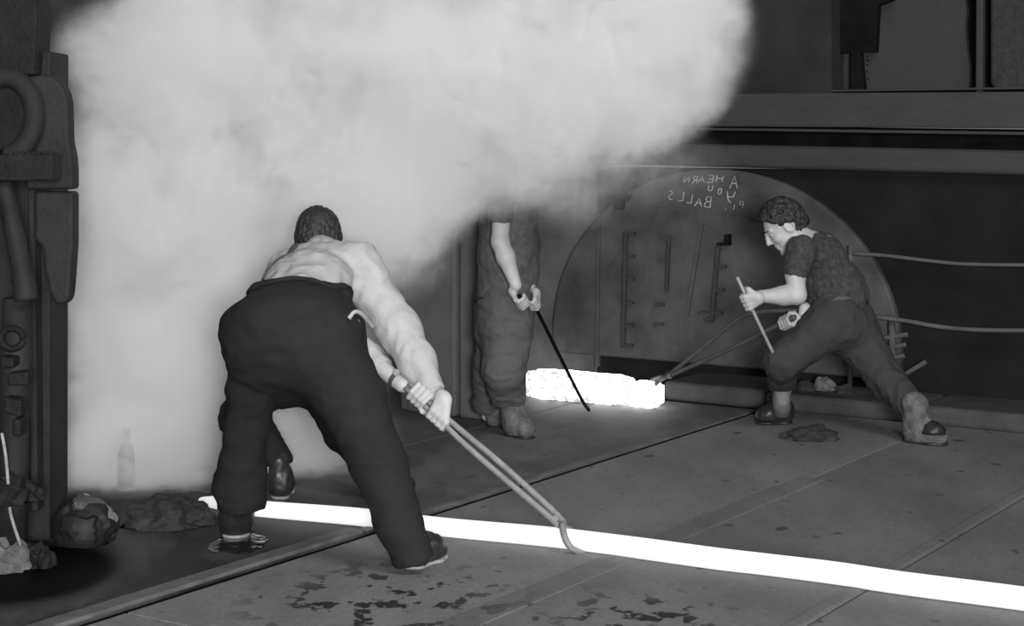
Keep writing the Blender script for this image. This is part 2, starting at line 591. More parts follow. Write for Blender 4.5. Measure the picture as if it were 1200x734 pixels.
# the big round plate with chalk writing and notched bars
dc = wp(853, 403, D + .05)
hw = abs(u_at(1056, 403, D + .05) - u_at(648, 403, D + .05)) / 2
uc = (u_at(1056, 403, D + .05) + u_at(648, 403, D + .05)) / 2
hz = 206 * 10.15 / F
ctr = K0 + UX * uc + UZ * dc[2] + NX * (D + .06)
disc = empty('round_plate', 'huge round steel end plate against the wall, chalked with reversed writing', 'steel plate')
def disc_loop(k, d, n=96):
    out = []
    for i in range(n):
        a = 2 * math.pi * i / n
        p = ctr + UX * hw * k * math.cos(a) + UZ * hz * k * math.sin(a) + NX * d
        p[2] = max(p[2], .1)
        out.append(p)
    return out
bm = bmesh.new()
seen = disc_loop(1, 0)
def dedupe(l):
    keep = [i for i in range(len(l)) if np.linalg.norm(l[i] - l[i - 1]) > 1e-4]
    return keep
ii = [i for i, p in enumerate(seen) if p[2] > .1001]
first = [i for i in ii if (i - 1) % 96 not in ii][0]
ii = [(first + k) % 96 for k in range(len(ii))]
lo1 = [seen[i] for i in ii]
prism(bm, lo1, [p - NX * .06 for p in lo1])
link('disc_face', from_bm('disc_face', bevel(bm, .012, 2)), M_disc, disc)
# raised inner ring, faint
def ring_arc(r0, r1, a0, a1, d, m, name, n=48):
    bm = bmesh.new()
    A = [a0 + (a1 - a0) * i / n for i in range(n + 1)]
    P = lambda r, a, dd: ctr + UX * hw * r * math.cos(a) + UZ * hz * r * math.sin(a) + NX * dd
    for i in range(n):
        prism(bm, [P(r0, A[i], d), P(r1, A[i], d), P(r1, A[i + 1], d), P(r0, A[i + 1], d)], [P(r0, A[i], 0), P(r1, A[i], 0), P(r1, A[i + 1], 0), P(r0, A[i + 1], 0)])
    bmesh.ops.remove_doubles(bm, verts=bm.verts, dist=1e-5)
    return link(name, from_bm(name, bm), m, disc)
ring_arc(.75, .758, math.radians(15), math.radians(150), .006, M_disc, 'inner_ring')
# notched bars
M_notch = mat('notched_bar', 0.03, 0.8, var=.3)
def notched(xa, ya, xb, yb, ticks, side, w=4):
    o = link('notched_bar', from_bm('notched_bar', bevel(slab([(xa - w / 2, ya), (xa + w / 2, ya), (xb + w / 2, yb), (xb - w / 2, yb)], D + .085, D + .05), .004, 1)), M_notch, disc)
    for t in ticks:
        x = xa + (xb - xa) * t
        y = ya + (yb - ya) * t
        link('tooth', from_bm('tooth', slab([(x, y), (x + side * 11, y), (x + side * 11, y + 3.5), (x, y + 3.5)], D + .09, D + .05)), M_notch, o)
    return o
notched(732, 272, 729, 408, (0, .2, .4, .6, .8, .97), 1)
notched(841, 284, 833, 378, (0, .29, .58, .87), 1)
notched(783, 276, 780, 342, (.0, .4), -1, 3)
link('hook_lug', from_bm('hook_lug', slab([(849, 275), (853, 275), (853, 288), (840, 288), (840, 284.5), (849, 284.5)], D + .11, D + .05)), M_black, disc)
for (x, y) in ((772, 356), (771, 379), (823, 365), (830, 373)):
    link('cleat', from_bm('cleat', bevel(slab([(x - 6, y), (x + 5, y), (x + 5, y + 3.5), (x - 6, y + 3.5)], D + .085, D + .05), .004, 1)), M_notch, disc)
for pts in ([(820, 262), (824, 262), (806, 372), (802, 372)], [(700, 250), (703, 250), (701, 430), (697, 430)]):
    link('seam_strip', from_bm('seam_strip', slab(pts, D + .075, D + .05)), M_disc, disc)
link('bracket_lug', from_bm('bracket_lug', slab([(719, 228), (738, 228), (734, 236), (730, 234), (728, 246), (719, 246)], D + .1, D + .05)), M_black, disc)

# chalk writing, mirrored as on the wall
M_chalk = mat('chalk', 0.30, 0.95, var=.45, scale=60, bump=0)
LET = {'A': [[(0, 0), (.5, 1), (1, 0)], [(.2, .4), (.8, .4)]],
       'H': [[(0, 0), (0, 1)], [(1, 0), (1, 1)], [(0, .5), (1, .5)]],
       'E': [[(1, 1), (0, 1), (0, 0), (1, 0)], [(0, .5), (.8, .5)]],
       'R': [[(0, 0), (0, 1), (.8, 1), (.9, .75), (.7, .5), (0, .5)], [(.4, .5), (1, 0)]],
       'N': [[(0, 0), (0, 1), (1, 0), (1, 1)]],
       'Y': [[(0, 1), (.15, .55), (.75, .5)], [(.95, 1), (.7, .2), (.35, 0)]],
       'O': [[(.5, 1), (.1, .8), (.1, .2), (.5, 0), (.9, .2), (.9, .8), (.5, 1)]],
       'U': [[(0, 1), (0, .15), (.4, 0), (.9, .15), (1, 1)]],
       'B': [[(0, 0), (0, 1), (.7, 1), (.85, .8), (.6, .55), (0, .52)], [(.6, .55), (1, .3), (.8, 0), (0, 0)]],
       'L': [[(0, 1), (0, 0), (.9, 0)]],
       'S': [[(.95, .95), (.4, 1), (.1, .78), (.85, .3), (.55, 0), (0, .05)]],
       'P': [[(0, 0), (0, 1), (.8, .95), (.8, .55), (0, .5)]],
       'I': [[(.5, 0), (.5, 1)]],
       '.': [[(.4, 0), (.5, .12)]]}
chalk = []
def write(ch, x, y, w, h, slope, th=.0035):
    """letter whose mirrored left edge is at pixel x (its right in the picture), base at y"""
    for st in LET[ch]:
        pts = [wp(x - a * w + b * 1.5, y - b * h + slope * a * w, D + .0625) for a, b in st]
        bm = bmesh.new()
        tube(bm, pts, th, 5)
        chalk.append(bm)
for ch, x, y, w, h in (('A', 864, 221, 9, 14), ('H', 846, 213, 7, 7), ('E', 835, 214, 6, 8), ('A', 825, 214, 7, 7), ('R', 816, 215, 5, 8), ('N', 807, 214, 6, 6.5),
                       ('Y', 860, 238, 10, 13), ('O', 845, 228, 4.5, 7), ('U', 834, 224, 5, 6.5),
                       ('B', 832, 243, 7, 12), ('A', 822, 242, 8, 9), ('L', 810, 238, 5.5, 10), ('L', 800, 235.5, 5.5, 10), ('S', 788, 234, 6, 10),
                       ('P', 870, 244, 5, 8), ('I', 861, 246, 3, 6), ('.', 852, 246, 4, 10)):
    write(ch, x, y, w, h, -.05, .0026 if ch in 'PI.' else .0036)
allb = bmesh.new()
for b_ in chalk:
    me = bpy.data.meshes.new('t'); b_.to_mesh(me); b_.free(); allb.from_mesh(me); bpy.data.meshes.remove(me)
wr = link('chalk_writing', from_bm('chalk_writing', allb), M_chalk, disc)
wr['label'] = 'white chalk lettering, mirror reversed'
wr['kind'] = 'stuff'

# ------------------------------------------------------------------ steel shield plates behind the standing man
M_plate = mat('shield_plate', 0.092, 0.75, spec=.2, var=.2, scale=3, bump=.2)
pa, pb = fl(466, 481), fl(600, 497)
pd = unit(pb - pa)
pn = np.cross(pd, UZ)
L_ = np.linalg.norm(pb - pa)
sh = empty('shield', 'row of tall dark steel shield plates standing behind the man in the steam', 'steel shield')
for (a, b_, z0, z1, off) in ((0.0, .055, 0, .75, -.02), (.06, .40, 0, 1.03, 0), (.425, L_, 0, 2.0, 0)):
    bm = bmesh.new()
    p0, p1 = pa + pd * a + pn * off, pa + pd * b_ + pn * off
    prism(bm, [p0, p1, p1 + UZ * z1, p0 + UZ * z1], [q - pn * .06 for q in (p0, p1, p1 + UZ * z1, p0 + UZ * z1)])
    link('shield_plate', from_bm('shield_plate', bevel(bm, .015, 2)), M_plate, sh)
bm = bmesh.new()
p0 = pa + pd * .0 - pn * .07
p1 = pa + pd * L_ - pn * .07
prism(bm, [p0 + UZ * .0, p1, p1 + UZ * 1.2, p0 + UZ * .9], [q - pn * .05 for q in (p0, p1, p1 + UZ * 1.2, p0 + UZ * .9)])
link('back_frame', from_bm('back_frame', bm), M_black, sh)

# ------------------------------------------------------------------ rails on the right
M_pipe = mat('rail_pipe', 0.07, 0.6, var=.3, scale=8)
rl = empty('guard_rail', 'two thin sagging pipe rails in front of the black wall', 'railing')
dr = D + .14
up = smooth_path([wp(997, 297, dr), wp(1040, 300, dr), wp(1090, 306, dr), wp(1140, 310, dr), wp(1260, 311, dr), wp(1330, 311, dr)])
bm = bmesh.new(); tube(bm, up, .011, 8)
link('rail', from_bm('rail', bm), M_pipe, rl, True)
lo_ = smooth_path([wp(1018, 371, dr), wp(1060, 376, dr), wp(1100, 383, dr), wp(1150, 387, dr), wp(1260, 388, dr), wp(1330, 388, dr)])
bm = bmesh.new(); tube(bm, lo_, .013, 8)
link('rail', from_bm('rail', bm), M_pipe, rl, True)
bm = bmesh.new(); tube(bm, [wp(997, 288, dr), wp(996, 322, dr), wp(996, 460, dr)], .015, 10)
link('post', from_bm('post', bm), M_pipe, rl, True)
q = wp(1330, 300, dr)
bm = bmesh.new(); tube(bm, [(q[0], q[1], .09), (q[0], q[1], q[2] + .05)], .015, 10)
link('post', from_bm('post', bm), M_pipe, rl, True)
# slanting struts below the rails
M_strut = mat('rusty_strut', 0.06, .8, var=.4, scale=12)
st_ = empty('strut_rack', 'stack of short rusty struts on the kerb behind the crouching man', 'rack')
for (x0, y0, x1, y1) in ((1025, 398, 1064, 392), (1030, 410, 1062, 404), (1036, 421, 1060, 417), (1052, 444, 1085, 424)):
    bm = bmesh.new(); tube(bm, [wp(x0, y0, D + .11), wp(x1, y1, D + .10)], .014, 8)
    link('strut', from_bm('strut', bm), M_strut, st_, True)
bm = bmesh.new(); tube(bm, [wp(1045, 370, D + .1), wp(1047, 452, D + .1), ], .02, 8)
link('upright', from_bm('upright', bm), M_strut, st_, True)

# ------------------------------------------------------------------ hot steel
M_rod = hot('white_hot_rod', 0.55)
M_billet = hot('white_hot_billet', 6.0, .91, 26)
rc = [(236, 587.5, 9), (243, 588, 12), (262, 590, 17), (300, 596, 19), (420, 606, 21), (520, 618, 22), (640, 629, 23.5), (700, 636, 24), (760, 644, 25), (840, 655, 25.5), (900, 662, 25.5), (980, 672, 26.5), (1060, 684, 27), (1200, 702, 28), (1330, 722, 29), (1400, 733, 30)]
cen, rad = [], []
for x, y, w in rc:
    Y = F * (H - .036) / (y - HY)
    r = w / 2 * Y / F
    cen.append(px(x, y, F * (H - r) / (y - HY)))
    rad.append(r)
cs = smooth_path(cen, 5)
rs = [r[0] for r in smooth_path([(r, 0, 0) for r in rad], 5)]
bm = bmesh.new(); tube(bm, cs, rs, 16)
rod = tag(link('hot_steel_bar', from_bm('hot_steel_bar', bm), M_rod, None, True), 'long white-hot round steel bar lying across the floor, gripped by tongs', 'steel bar')
# billet
ba, bb = fl(615, 467), fl(766, 480)
bd = unit(bb - ba)
bn = np.cross(bd, UZ)          # towards us
bL = np.linalg.norm(bb - ba)
bil = empty('hot_billet', 'short thick white-hot slab with crumbling scale on the floor by the wall', 'steel billet')
def rough_block(l0, l1, h0, h1, dep, seed):
    bm = bmesh.new()
    nx_, ny_, nz_ = 26, 6, 6
    bmesh.ops.create_cube(bm, size=1.0)
    bmesh.ops.subdivide_edges(bm, edges=bm.edges[:], cuts=7, use_grid_fill=True)
    for v in bm.verts:
        t = v.co.x + .5
        h = h0 + (h1 - h0) * t
        p = ba + bd * (l0 + (l1 - l0) * t) - bn * (v.co.y + .5) * dep + UZ * (v.co.z + .5) * h
        k = noise.noise(Vector(p * 14) + Vector((seed, 0, 0))) * .009
        e = max(abs(v.co.y), abs(v.co.x)) * 2
        rr = Vector((v.co.x * 2, v.co.y * 2, v.co.z * 2))
        big = sorted([abs(rr.x), abs(rr.y), abs(rr.z)])
        sh_ = .014 if big[1] > .95 else 0
        d_ = bd * rr.x * (-sh_ + k) - bn * rr.y * (-sh_ + k) + UZ * rr.z * (-sh_ + k)
        p = p + d_
        p[2] = max(p[2], .001)
        v.co = Vector(p)
    return bm
link('billet_body', from_bm('billet_body', rough_block(0, bL * .775, .165, .155, .18, 1)), M_billet, bil, True)
link('billet_end', from_bm('billet_end', rough_block(bL * .79, bL, .135, .135, .17, 5)), M_billet, bil, True)

# ------------------------------------------------------------------ steam
SE = [(200, 70, 155, 100, 7.8, .62, 1), (400, 70, 240, 120, 8.0, .7, 1), (620, 50, 220, 120, 8.0, .7, 1), (790, 40, 105, 120, 8.0, .6, 1), (760, 95, 105, 90, 8.0, .5, 1),
      (170, 240, 140, 180, 7.7, .58, 1), (360, 220, 190, 150, 8.0, .62, 1), (560, 125, 160, 110, 7.9, .6, 1), (460, 225, 115, 95, 7.95, .5, 1), (690, 130, 125, 85, 8.0, .5, 1),
      (150, 430, 135, 180, 7.7, .52, 1), (330, 400, 150, 160, 7.95, .55, 1), (160, 545, 125, 95, 7.55, .45, 1), (330, 520, 150, 100, 7.95, .45, 1), (250, 480, 150, 120, 7.85, .45, 1),
      (560, 190, 120, 75, 7.95, .45, .7), (750, 195, 120, 65, 8.6, .45, .22), (660, 200, 110, 80, 8.3, .5, .35), (640, 440, 90, 70, 9.35, .35, .14), (430, 300, 110, 80, 7.9, .4, .7),
      (420, -120, 420, 160, 8.1, .8, 1), (720, -100, 180, 130, 8.1, .7, 1), (230, -60, 120, 130, 8.0, .6, 1)]
# (centre px, centre py, half width px, half height px, distance, half depth)
st = Soft()
ells = []
for x, y, a, b_, Y, dep, wt_ in SE:
    c = px(x, y, Y)
    rr = np.array((a * Y / F, dep, b_ * Y / F))
    ells.append((c, rr, wt_))
    st.ell(c, ((1, 0, 0), (0, 1, 0), (0, 0, 1)), rr, k=.12)
st.cut((0, 0, .005), (0, 0, -1))
sme = st.mesh('steam_cloud', .05)
M_steam = bpy.data.materials.new('steam')
M_steam.use_nodes = True
nt = M_steam.node_tree
N, L = nt.nodes, nt.links
N.remove(N['Principled BSDF'])
out = N['Material Output']
vs = N.new('ShaderNodeVolumePrincipled')
vs.inputs['Color'].default_value = (.9, .9, .9, 1)
vs.inputs['Anisotropy'].default_value = -0.1
L.new(vs.outputs[0], out.inputs['Volume'])
tc = N.new('ShaderNodeTexCoord')
tot = None
for c, rr, wt_ in ells:
    a = N.new('ShaderNodeVectorMath'); a.operation = 'SUBTRACT'; a.inputs[1].default_value = tuple(c)
    L.new(tc.outputs['Object'], a.inputs[0])
    b_ = N.new('ShaderNodeVectorMath'); b_.operation = 'DIVIDE'; b_.inputs[1].default_value = tuple(rr)
    L.new(a.outputs[0], b_.inputs[0])
    d_ = N.new('ShaderNodeVectorMath'); d_.operation = 'LENGTH'
    L.new(b_.outputs[0], d_.inputs[0])
    m_ = N.new('ShaderNodeMath'); m_.operation = 'SUBTRACT'; m_.inputs[0].default_value = 1.0; m_.use_clamp = True
    L.new(d_.outputs['Value'], m_.inputs[1])
    if wt_ != 1:
        k_ = N.new('ShaderNodeMath'); k_.operation = 'MULTIPLY'; k_.inputs[1].default_value = wt_
        L.new(m_.outputs[0], k_.inputs[0]); m_ = k_
    if tot is None:
        tot = m_.outputs[0]
    else:
        s_ = N.new('ShaderNodeMath'); s_.operation = 'ADD'
        L.new(tot, s_.inputs[0]); L.new(m_.outputs[0], s_.inputs[1])
        tot = s_.outputs[0]
nz_ = N.new('ShaderNodeTexNoise')
nz_.inputs['Scale'].default_value = 3.0
nz_.inputs['Detail'].default_value = 3
L.new(tc.outputs['Object'], nz_.inputs['Vector'])
ad = N.new('ShaderNodeMapRange')
for i_, x_ in enumerate((.3, .7, .35, 1.5)):
    ad.inputs[1 + i_].default_value = x_
L.new(nz_.outputs[0], ad.inputs[0])
nf_ = N.new('ShaderNodeTexNoise')
nf_.inputs['Scale'].default_value = 9.0
nf_.inputs['Detail'].default_value = 4
nf_.inputs['Distortion'].default_value = 1.2
L.new(tc.outputs['Object'], nf_.inputs['Vector'])
af = N.new('ShaderNodeMapRange')
for i_, x_ in enumerate((.32, .68, .45, 1.45)):
    af.inputs[1 + i_].default_value = x_
L.new(nf_.outputs[0], af.inputs[0])
a2 = N.new('ShaderNodeMath'); a2.operation = 'MULTIPLY'
L.new(ad.outputs[0], a2.inputs[0]); L.new(af.outputs[0], a2.inputs[1])
s_ = N.new('ShaderNodeMath'); s_.operation = 'MULTIPLY'
L.new(tot, s_.inputs[0]); L.new(a2.outputs[0], s_.inputs[1])
mr = N.new('ShaderNodeMapRange'); mr.interpolation_type = 'SMOOTHSTEP'
mr.inputs[1].default_value = .0; mr.inputs[2].default_value = .9; mr.inputs[3].default_value = 0.0; mr.inputs[4].default_value = 14.0
L.new(s_.outputs[0], mr.inputs[0])
L.new(mr.outputs[0], vs.inputs['Density'])
steam = tag(link('steam_cloud', sme, M_steam), 'billowing white cloud of steam filling the air behind the stooping man', 'steam')
steam['kind'] = 'stuff'

# ------------------------------------------------------------------ people
M_skin = mat('skin', 0.36, 0.55, var=.12, scale=12, bump=.12, fine=90, bdist=.004)
M_skin2 = mat('skin_rear_men', 0.38, 0.6, var=.15, scale=12, bump=.12, fine=90, bdist=.004)  # slightly lighter skin tone for the two rear men
M_hair = mat('dark_hair', 0.014, 0.6, var=.5, scale=40, bump=.6, fine=120, stretch=(1, 1, .3))
M_shirt = mat('pale_work_shirt', 0.33, 0.9, var=.12, scale=9, bump=.25, fine=50)
M_overall = mat('dark_overalls', 0.0165, spec=.12, rough= 0.9, var=.14, scale=8, bump=.25, fine=70)
M_trouser2 = mat('grey_work_trousers', 0.075, 0.9, var=.12, scale=8, bump=.25, fine=70, spec=.2)
M_trouser = mat('grey_trousers', 0.033, spec=.25, rough= 0.9, var=.12, scale=8, bump=.25, fine=70)
M_jersey = mat('speckled_jersey', 0.034, 0.95, var=.55, scale=45, bump=.4, fine=110)
M_sleeve = mat('grey_shirt', 0.07, 0.95, var=.3, scale=30, bump=.3, fine=80)
M_boot = mat('black_boot', 0.018, 0.42, var=.4, scale=14, bump=.2)
M_boot2 = mat('dusty_boot', 0.085, 0.8, var=.55, scale=22, bump=.5)
M_sole = mat('pale_sole', 0.24, 0.8, var=.35, scale=30)
M_strap = mat('dark_strap', 0.05, 0.8)
M_eye = mat('eye', 0.3, 0.3, bump=0)
M_sock = mat('grey_sock', 0.13, 0.95, var=.25, scale=20)

def V3(*a):
    return np.array(a, float)
def frame(f, up):
    f = unit(f)
    u = np.array(up, float)
    u = unit(u - f * (u @ f))
    return f, u, np.cross(f, u)          # forward, up, right

def add_head(s, c, f, up, k=1.0, nape=None, neck_r=.056):
    f, u, r = frame(f, up)
    p = lambda a, b, d=0.0: c + k * (f * a + u * b + r * d)
    ax = (f, u, r)
    s.ell(p(-.012, .022), ax, k * V3(.098, .094, .077), .02)            # skull
    s.ell(p(.038, -.035), ax, k * V3(.055, .08, .056), .03)             # face
    s.ell(p(.0, -.058), ax, k * V3(.06, .045, .056), .03)               # jaw
    for d in (-1, 1):
        s.seg(p(-.005, -.06, .05 * d), p(.06, -.098, .018 * d), k * .016, k * .014, .02)   # jaw line
        s.ell(p(.062, -.022, .038 * d), ax, k * V3(.022, .018, .02), .02)                   # cheekbone
        s.seg(p(.083, .03, .012 * d), p(.07, .03, .044 * d), k * .0115, k * .01, .012)      # brow
    s.ell(p(.074, -.103), ax, k * V3(.02, .017, .02), .02)              # chin
    s.seg(p(.09, .022), p(.112, -.022), k * .0085, k * .0115, .012)     # nose
    for d in (-1, 1):
        s.ell(p(.098, -.027, .011 * d), ax, k * V3(.01, .008, .008), .006)
        s.ell(p(.09, .008, .031 * d), ax, k * V3(.014, .011, .017), .012, sub=True)          # eye socket
        s.ell(p(.075, .008, .031 * d), ax, k * V3(.0125, .0125, .0125), .003)                # eyeball
        s.ell(p(-.008, -.008, .079 * d), (unit(f - .35 * u), unit(u + .35 * f), r), k * V3(.021, .034, .011), .008)   # ear
        s.ell(p(-.004, -.006, .09 * d), ax, k * V3(.01, .018, .006), .006, sub=True)
    s.seg(p(.087, -.055, -.018), p(.087, -.055, .018), k * .009, k * .009, .008)             # upper lip
    s.seg(p(.084, -.072, -.016), p(.084, -.072, .016), k * .0095, k * .0095, .008)
    s.seg(p(.1, -.0635, -.024), p(.1, -.0635, .024), k * .0035, k * .0035, .004, sub=True)   # mouth
    if nape is not None:
        s.seg(p(-.03, -.05), nape, k * neck_r, k * neck_r * 1.12, .03)
    return p, ax
def add_hair(s, c, f, up, k=1.0, amp=0, thick=.012):
    f, u, r = frame(f, up)
    p = lambda a, b, d=0.0: c + k * (f * a + u * b + r * d)
    ax = (f, u, r)
    s.ell(p(-.014, .028), ax, k * V3(.098 + thick, .094 + thick, .077 + thick * .8), .01)
    s.ell(p(-.05, -.03), ax, k * V3(.055 + thick, .06, .06 + thick * .5), .02)
    return p, ax

def add_hand(s, c, ax, wrist, side=1, rr=.014, k=1.0, thumb=1):
    """a hand closed round a bar: c point on the bar's axis, ax along the bar (little finger to index), wrist: where the forearm ends,
    side: which side of the bar the back of the hand is on"""
    c = np.array(c, float)
    ax = unit(ax)
    w = np.array(wrist, float) - c
    ew = unit(w - ax * (w @ ax))
    en = side * np.cross(ax, ew)
    fr = .0092 * k
    R = rr + fr
    def at(phi, off, rad):
        a = math.radians(phi)
        return c + ax * off + rad * (en * math.cos(a) - ew * math.sin(a))
    offs = [-.032 * k, -.011 * k, .011 * k, .031 * k]
    sc = [.82, .97, 1.0, .93]
    for o, z in zip(offs, sc):
        f = fr * (.9 + .1 * z)
        kn = at(10, o, R + .006) - ew * .004
        p1 = at(58, o, R + .009)
        p2 = at(125, o * .97, R)
        p3 = at(185 * (.94 + .06 * z), o * .94, R)
        p4 = at(238 * z + 5, o * .92, R - .001)
        s.chain([kn, p1, p2, p3, p4], [f * 1.12, f * 1.12, f * 1.03, f * .97, f * .85], .0035)
    heel = at(-12, .002, R + .012) + ew * .046 + ax * (w @ ax) * .42
    for o in offs:                                                       # the back of the hand
        s.seg(at(10, o, R + .006) - ew * .002, heel + ax * o * .55, .0115 * k, .0145 * k, .012)
    s.seg(heel, np.array(wrist), .021 * k, .0225 * k, .02, en, 1.25)
    # thumb
    tb = heel + ax * .018 - en * .006 - ew * .008
    t1 = at(-62, .05 * k, R + .010)
    t2 = at(-118, .05 * k, R + .003)
    t3 = at(-172, .044 * k, R + .006)
    s.chain([tb, t1, t2, t3], [.0165 * k, .0135 * k, .0112 * k, .0092 * k], .006)

def open_arm(s, pts, rs, k=.02):
    s.chain(pts, rs, k)

def boot(name, heel, toe, top, r_top, m, parent, h=.006, fat=1.0, hi=None, sole_m=None):
    """heel, toe: points on the ground; top: middle of the shaft's upper end"""
    heel, toe, top = (np.array(p, float) for p in (heel, toe, top))
    d = unit((toe - heel) * (1, 1, 1))
    sd = unit(np.cross(d, UZ))
    up = np.cross(sd, d)
    L_ = np.linalg.norm(toe - heel)
    s = Soft()
    a = heel + d * .045 + up * .055
    s.seg(a, heel + d * .05 + up * .04, .042 * fat, .042 * fat, .02)
    s.seg(heel + d * .05 + up * .085, heel + d * (L_ * .6) + up * .055, .046 * fat, .042 * fat, .03)
    s.seg(heel + d * (L_ * .5) + up * .048, toe - d * .05 + up * .042, .045 * fat, .038 * fat, .03)
    s.seg(heel + d * .055 + up * .06, top, .048 * fat, r_top, .03)
    s.cut(heel + up * .009, -up)
    if hi is not None:
        s.cut(top, hi)
    b = link(name, s.mesh(name, h, (.004, (16, 16, 10), 3.0)), m, parent)
    t = Soft()
    t.seg(heel + d * .045 + up * .012, heel + d * .1 + up * .012, .041 * fat, .036 * fat, .01)
    t.seg(heel + d * .1 + up * .012, heel + d * (L_ * .65) + up * .012, .036 * fat, .046 * fat, .01)
    t.seg(heel + d * (L_ * .65) + up * .012, toe - d * .045 + up * .012, .046 * fat, .037 * fat, .01)
    t.cut(heel, -up); t.cut(heel + up * .0135, up)
    sl = link('sole', t.mesh('sole', .005), sole_m or M_boot, b)
    return b

# ================================================================== the stooping man
def man_stooping():
    root = empty('person', 'man in pale shirt and dark overalls stooping with tongs, seen from behind', 'person')
    q = px
    rp = lambda r, Y: r * Y / F
    # joints
    hipL, hipR = q(303, 405, 6.32), q(383, 400, 6.24)
    kneL, kneR = q(289, 500, 6.37), q(434, 520, 6.12)
    ankL, ankR = q(280, 602, 6.50), q(484, 646, 6.06)
    shL, shR = q(333, 318, 6.85), q(424, 313, 6.80)
    elL, elR = q(405, 396, 6.80), q(471, 386, 6.72)
    wrL, wrR = q(471, 451, 6.60), q(509, 462, 6.56)
    hand_L, hand_R = q(492, 466, 6.555), q(517, 489, 6.52)
    bar = unit(q(655, 612, 6.36) - q(495, 466, 6.56))
    head_c = q(374, 281, 7.04)
    b = Soft()
    b.seg(q(345, 370, 6.32), q(372, 325, 6.72), .12, .125, .04)
    b.seg(shL, shR, .07, .07, .05)
    for hp, kn, an in ((hipL, kneL, ankL), (hipR, kneR, ankR)):
        b.seg(hp, kn, .08, .048, .04)
        b.seg(kn, an, .048, .034, .03)
        b.seg(an, an + V3(.02, .1, -.035), .03, .024, .02)
    for s_, e, w in ((shL, elL, wrL), (shR, elR, wrR)):
        b.seg(s_, e, .052, .042, .03)
        b.seg(e, e + (w - e) * .35, .042, .044, .02)
        b.seg(e + (w - e) * .35, w, .044, .028, .02)
    add_hand(b, hand_L, bar, wrL, side=1, rr=.021, k=1.05)
    add_hand(b, hand_R, -bar, wrR, side=-1, rr=.021, k=1.1)
    add_head(b, head_c, V3(.25, .85, -.35), V3(0.05, .45, .9), 1.0, q(378, 300, 6.9))
    link('body', b.mesh('body', .0058), M_skin, root)
    # hair
    hs = Soft()
    p, ax = add_hair(hs, head_c, V3(.25, .85, -.35), V3(0.05, .45, .9), 1.0, thick=.015)
    hs.ell(p(-.01, -.005, .074), ax, (.05, .05, .022), .02)
    hs.ell(p(-.01, -.005, -.074), ax, (.05, .05, .022), .02)
    hs.cut(p(.075, 0), ax[0] + .3 * ax[1] * 0)
    hr = hs.mesh('hair', .006, (.007, (60, 60, 25), 2.0))
    link('hair', hr, M_hair, root)
    # shirt
    t = Soft()
    dors = unit(np.cross(q(380, 312, 6.85) - q(348, 350, 6.42), shR - shL))
    t.seg(q(348, 356, 6.40), q(360, 335, 6.58), .15, .155, .05, dors, 1.25)
    t.seg(q(360, 335, 6.58), q(379, 316, 6.83), .155, .15, .05, dors, 1.3)
    t.seg(q(338, 318, 6.84), q(420, 312, 6.80), .086, .092, .06)
    t.seg(q(375, 305, 6.86), q(376, 294, 6.95), .075, .068, .04)
    def sleeve(s_, e, w, r0, r1, r2, lift, t=None):
        t.seg(s_, e, r0, r1, .05)
        t.seg(e, e + (w - e) * .55, r1, r1 * .86, .03)
        t.seg(e + (w - e) * .55, w, r1 * .86, r2, .03)
    sleeve(q(421, 317, 6.80), q(467, 386, 6.72), q(507, 457, 6.57), .092, .082, .049, 0, t)
    t.cut(q(508, 458, 6.57), unit(wrR - elR), q(508, 458, 6.57) - .07, q(508, 458, 6.57) + .07)
    shm = t.mesh('shirt', .0085, (.009, (10, 7, 7), 1.0))
    sh = link('shirt', shm, M_shirt, root)
    t = Soft()
    sleeve(q(336, 322, 6.85), elL, q(446, 433, 6.67), .085, .07, .05, 0, t)
    t.cut(q(446, 433, 6.67), unit(wrL - elL), q(446, 433, 6.67) - .085, q(446, 433, 6.67) + .085)
    link('sleeve', t.mesh('sleeve', .0085, (.009, (10, 7, 7), 1.0)), M_shirt, sh)
    # cuff band
    for p0, dr, rr in ((q(507.5, 457, 6.57), wrR - elR, .043), (q(446, 433, 6.67), wrL - elL, .05)):
        dr = unit(dr)
        bm = bmesh.new()
        tube(bm, [p0 - dr * .022, p0 - dr * .012, p0 + dr * .008, p0 + dr * .012], [rr * .99, rr * 1.07, rr * 1.05, rr * .95], 20)
        link('cuff', from_bm('cuff', bm), M_shirt, sh, True)
    # collar
    bm = bmesh.new()
    cc = q(376, 296, 6.93)
    tube(bm, [cc + V3(.075 * math.cos(a), .055 * math.sin(a) * .8, .05 * math.sin(a)) for a in np.linspace(-.3, math.pi + .3, 14)], .013, 8)
    link('collar', from_bm('collar', bm), M_shirt, sh, True)
    # overalls
    o = Soft()
    o.ell(q(341, 396, 6.22), ((1, 0, 0), (0, .95, .3), (0, -.3, .95)), (rp(79, 6.22), .17, rp(64, 6.22)), .06)
    o.seg(q(306, 347, 6.36), q(399, 348, 6.36), rp(13, 6.3), rp(13, 6.3), .05)
    o.seg(q(288, 385, 6.3), q(405, 385, 6.3), rp(30, 6.3), rp(26, 6.3), .05)
    o.seg(q(352, 366, 6.42), q(345, 385, 6.30), rp(57, 6.3), rp(74, 6.3), .05, V3(0, -.6, .8), 1.45)
    o.seg(q(312, 405, 6.27), q(296, 455, 6.32), rp(47, 6.3), rp(29, 6.3), .06)
    o.seg(q(296, 455, 6.32), q(289, 500, 6.37), rp(28, 6.3), rp(23, 6.3), .04)
    o.seg(q(289, 500, 6.37), q(282, 570, 6.46), rp(24, 6.4), rp(31, 6.4), .04)
    o.seg(q(282, 570, 6.46), q(281, 610, 6.47), rp(31, 6.4), rp(27, 6.4), .03)
    o.seg(q(378, 408, 6.20), q(410, 465, 6.16), rp(48, 6.2), rp(39, 6.2), .06)
    o.seg(q(410, 465, 6.16), q(442, 538, 6.10), rp(39, 6.2), rp(31.5, 6.2), .04)
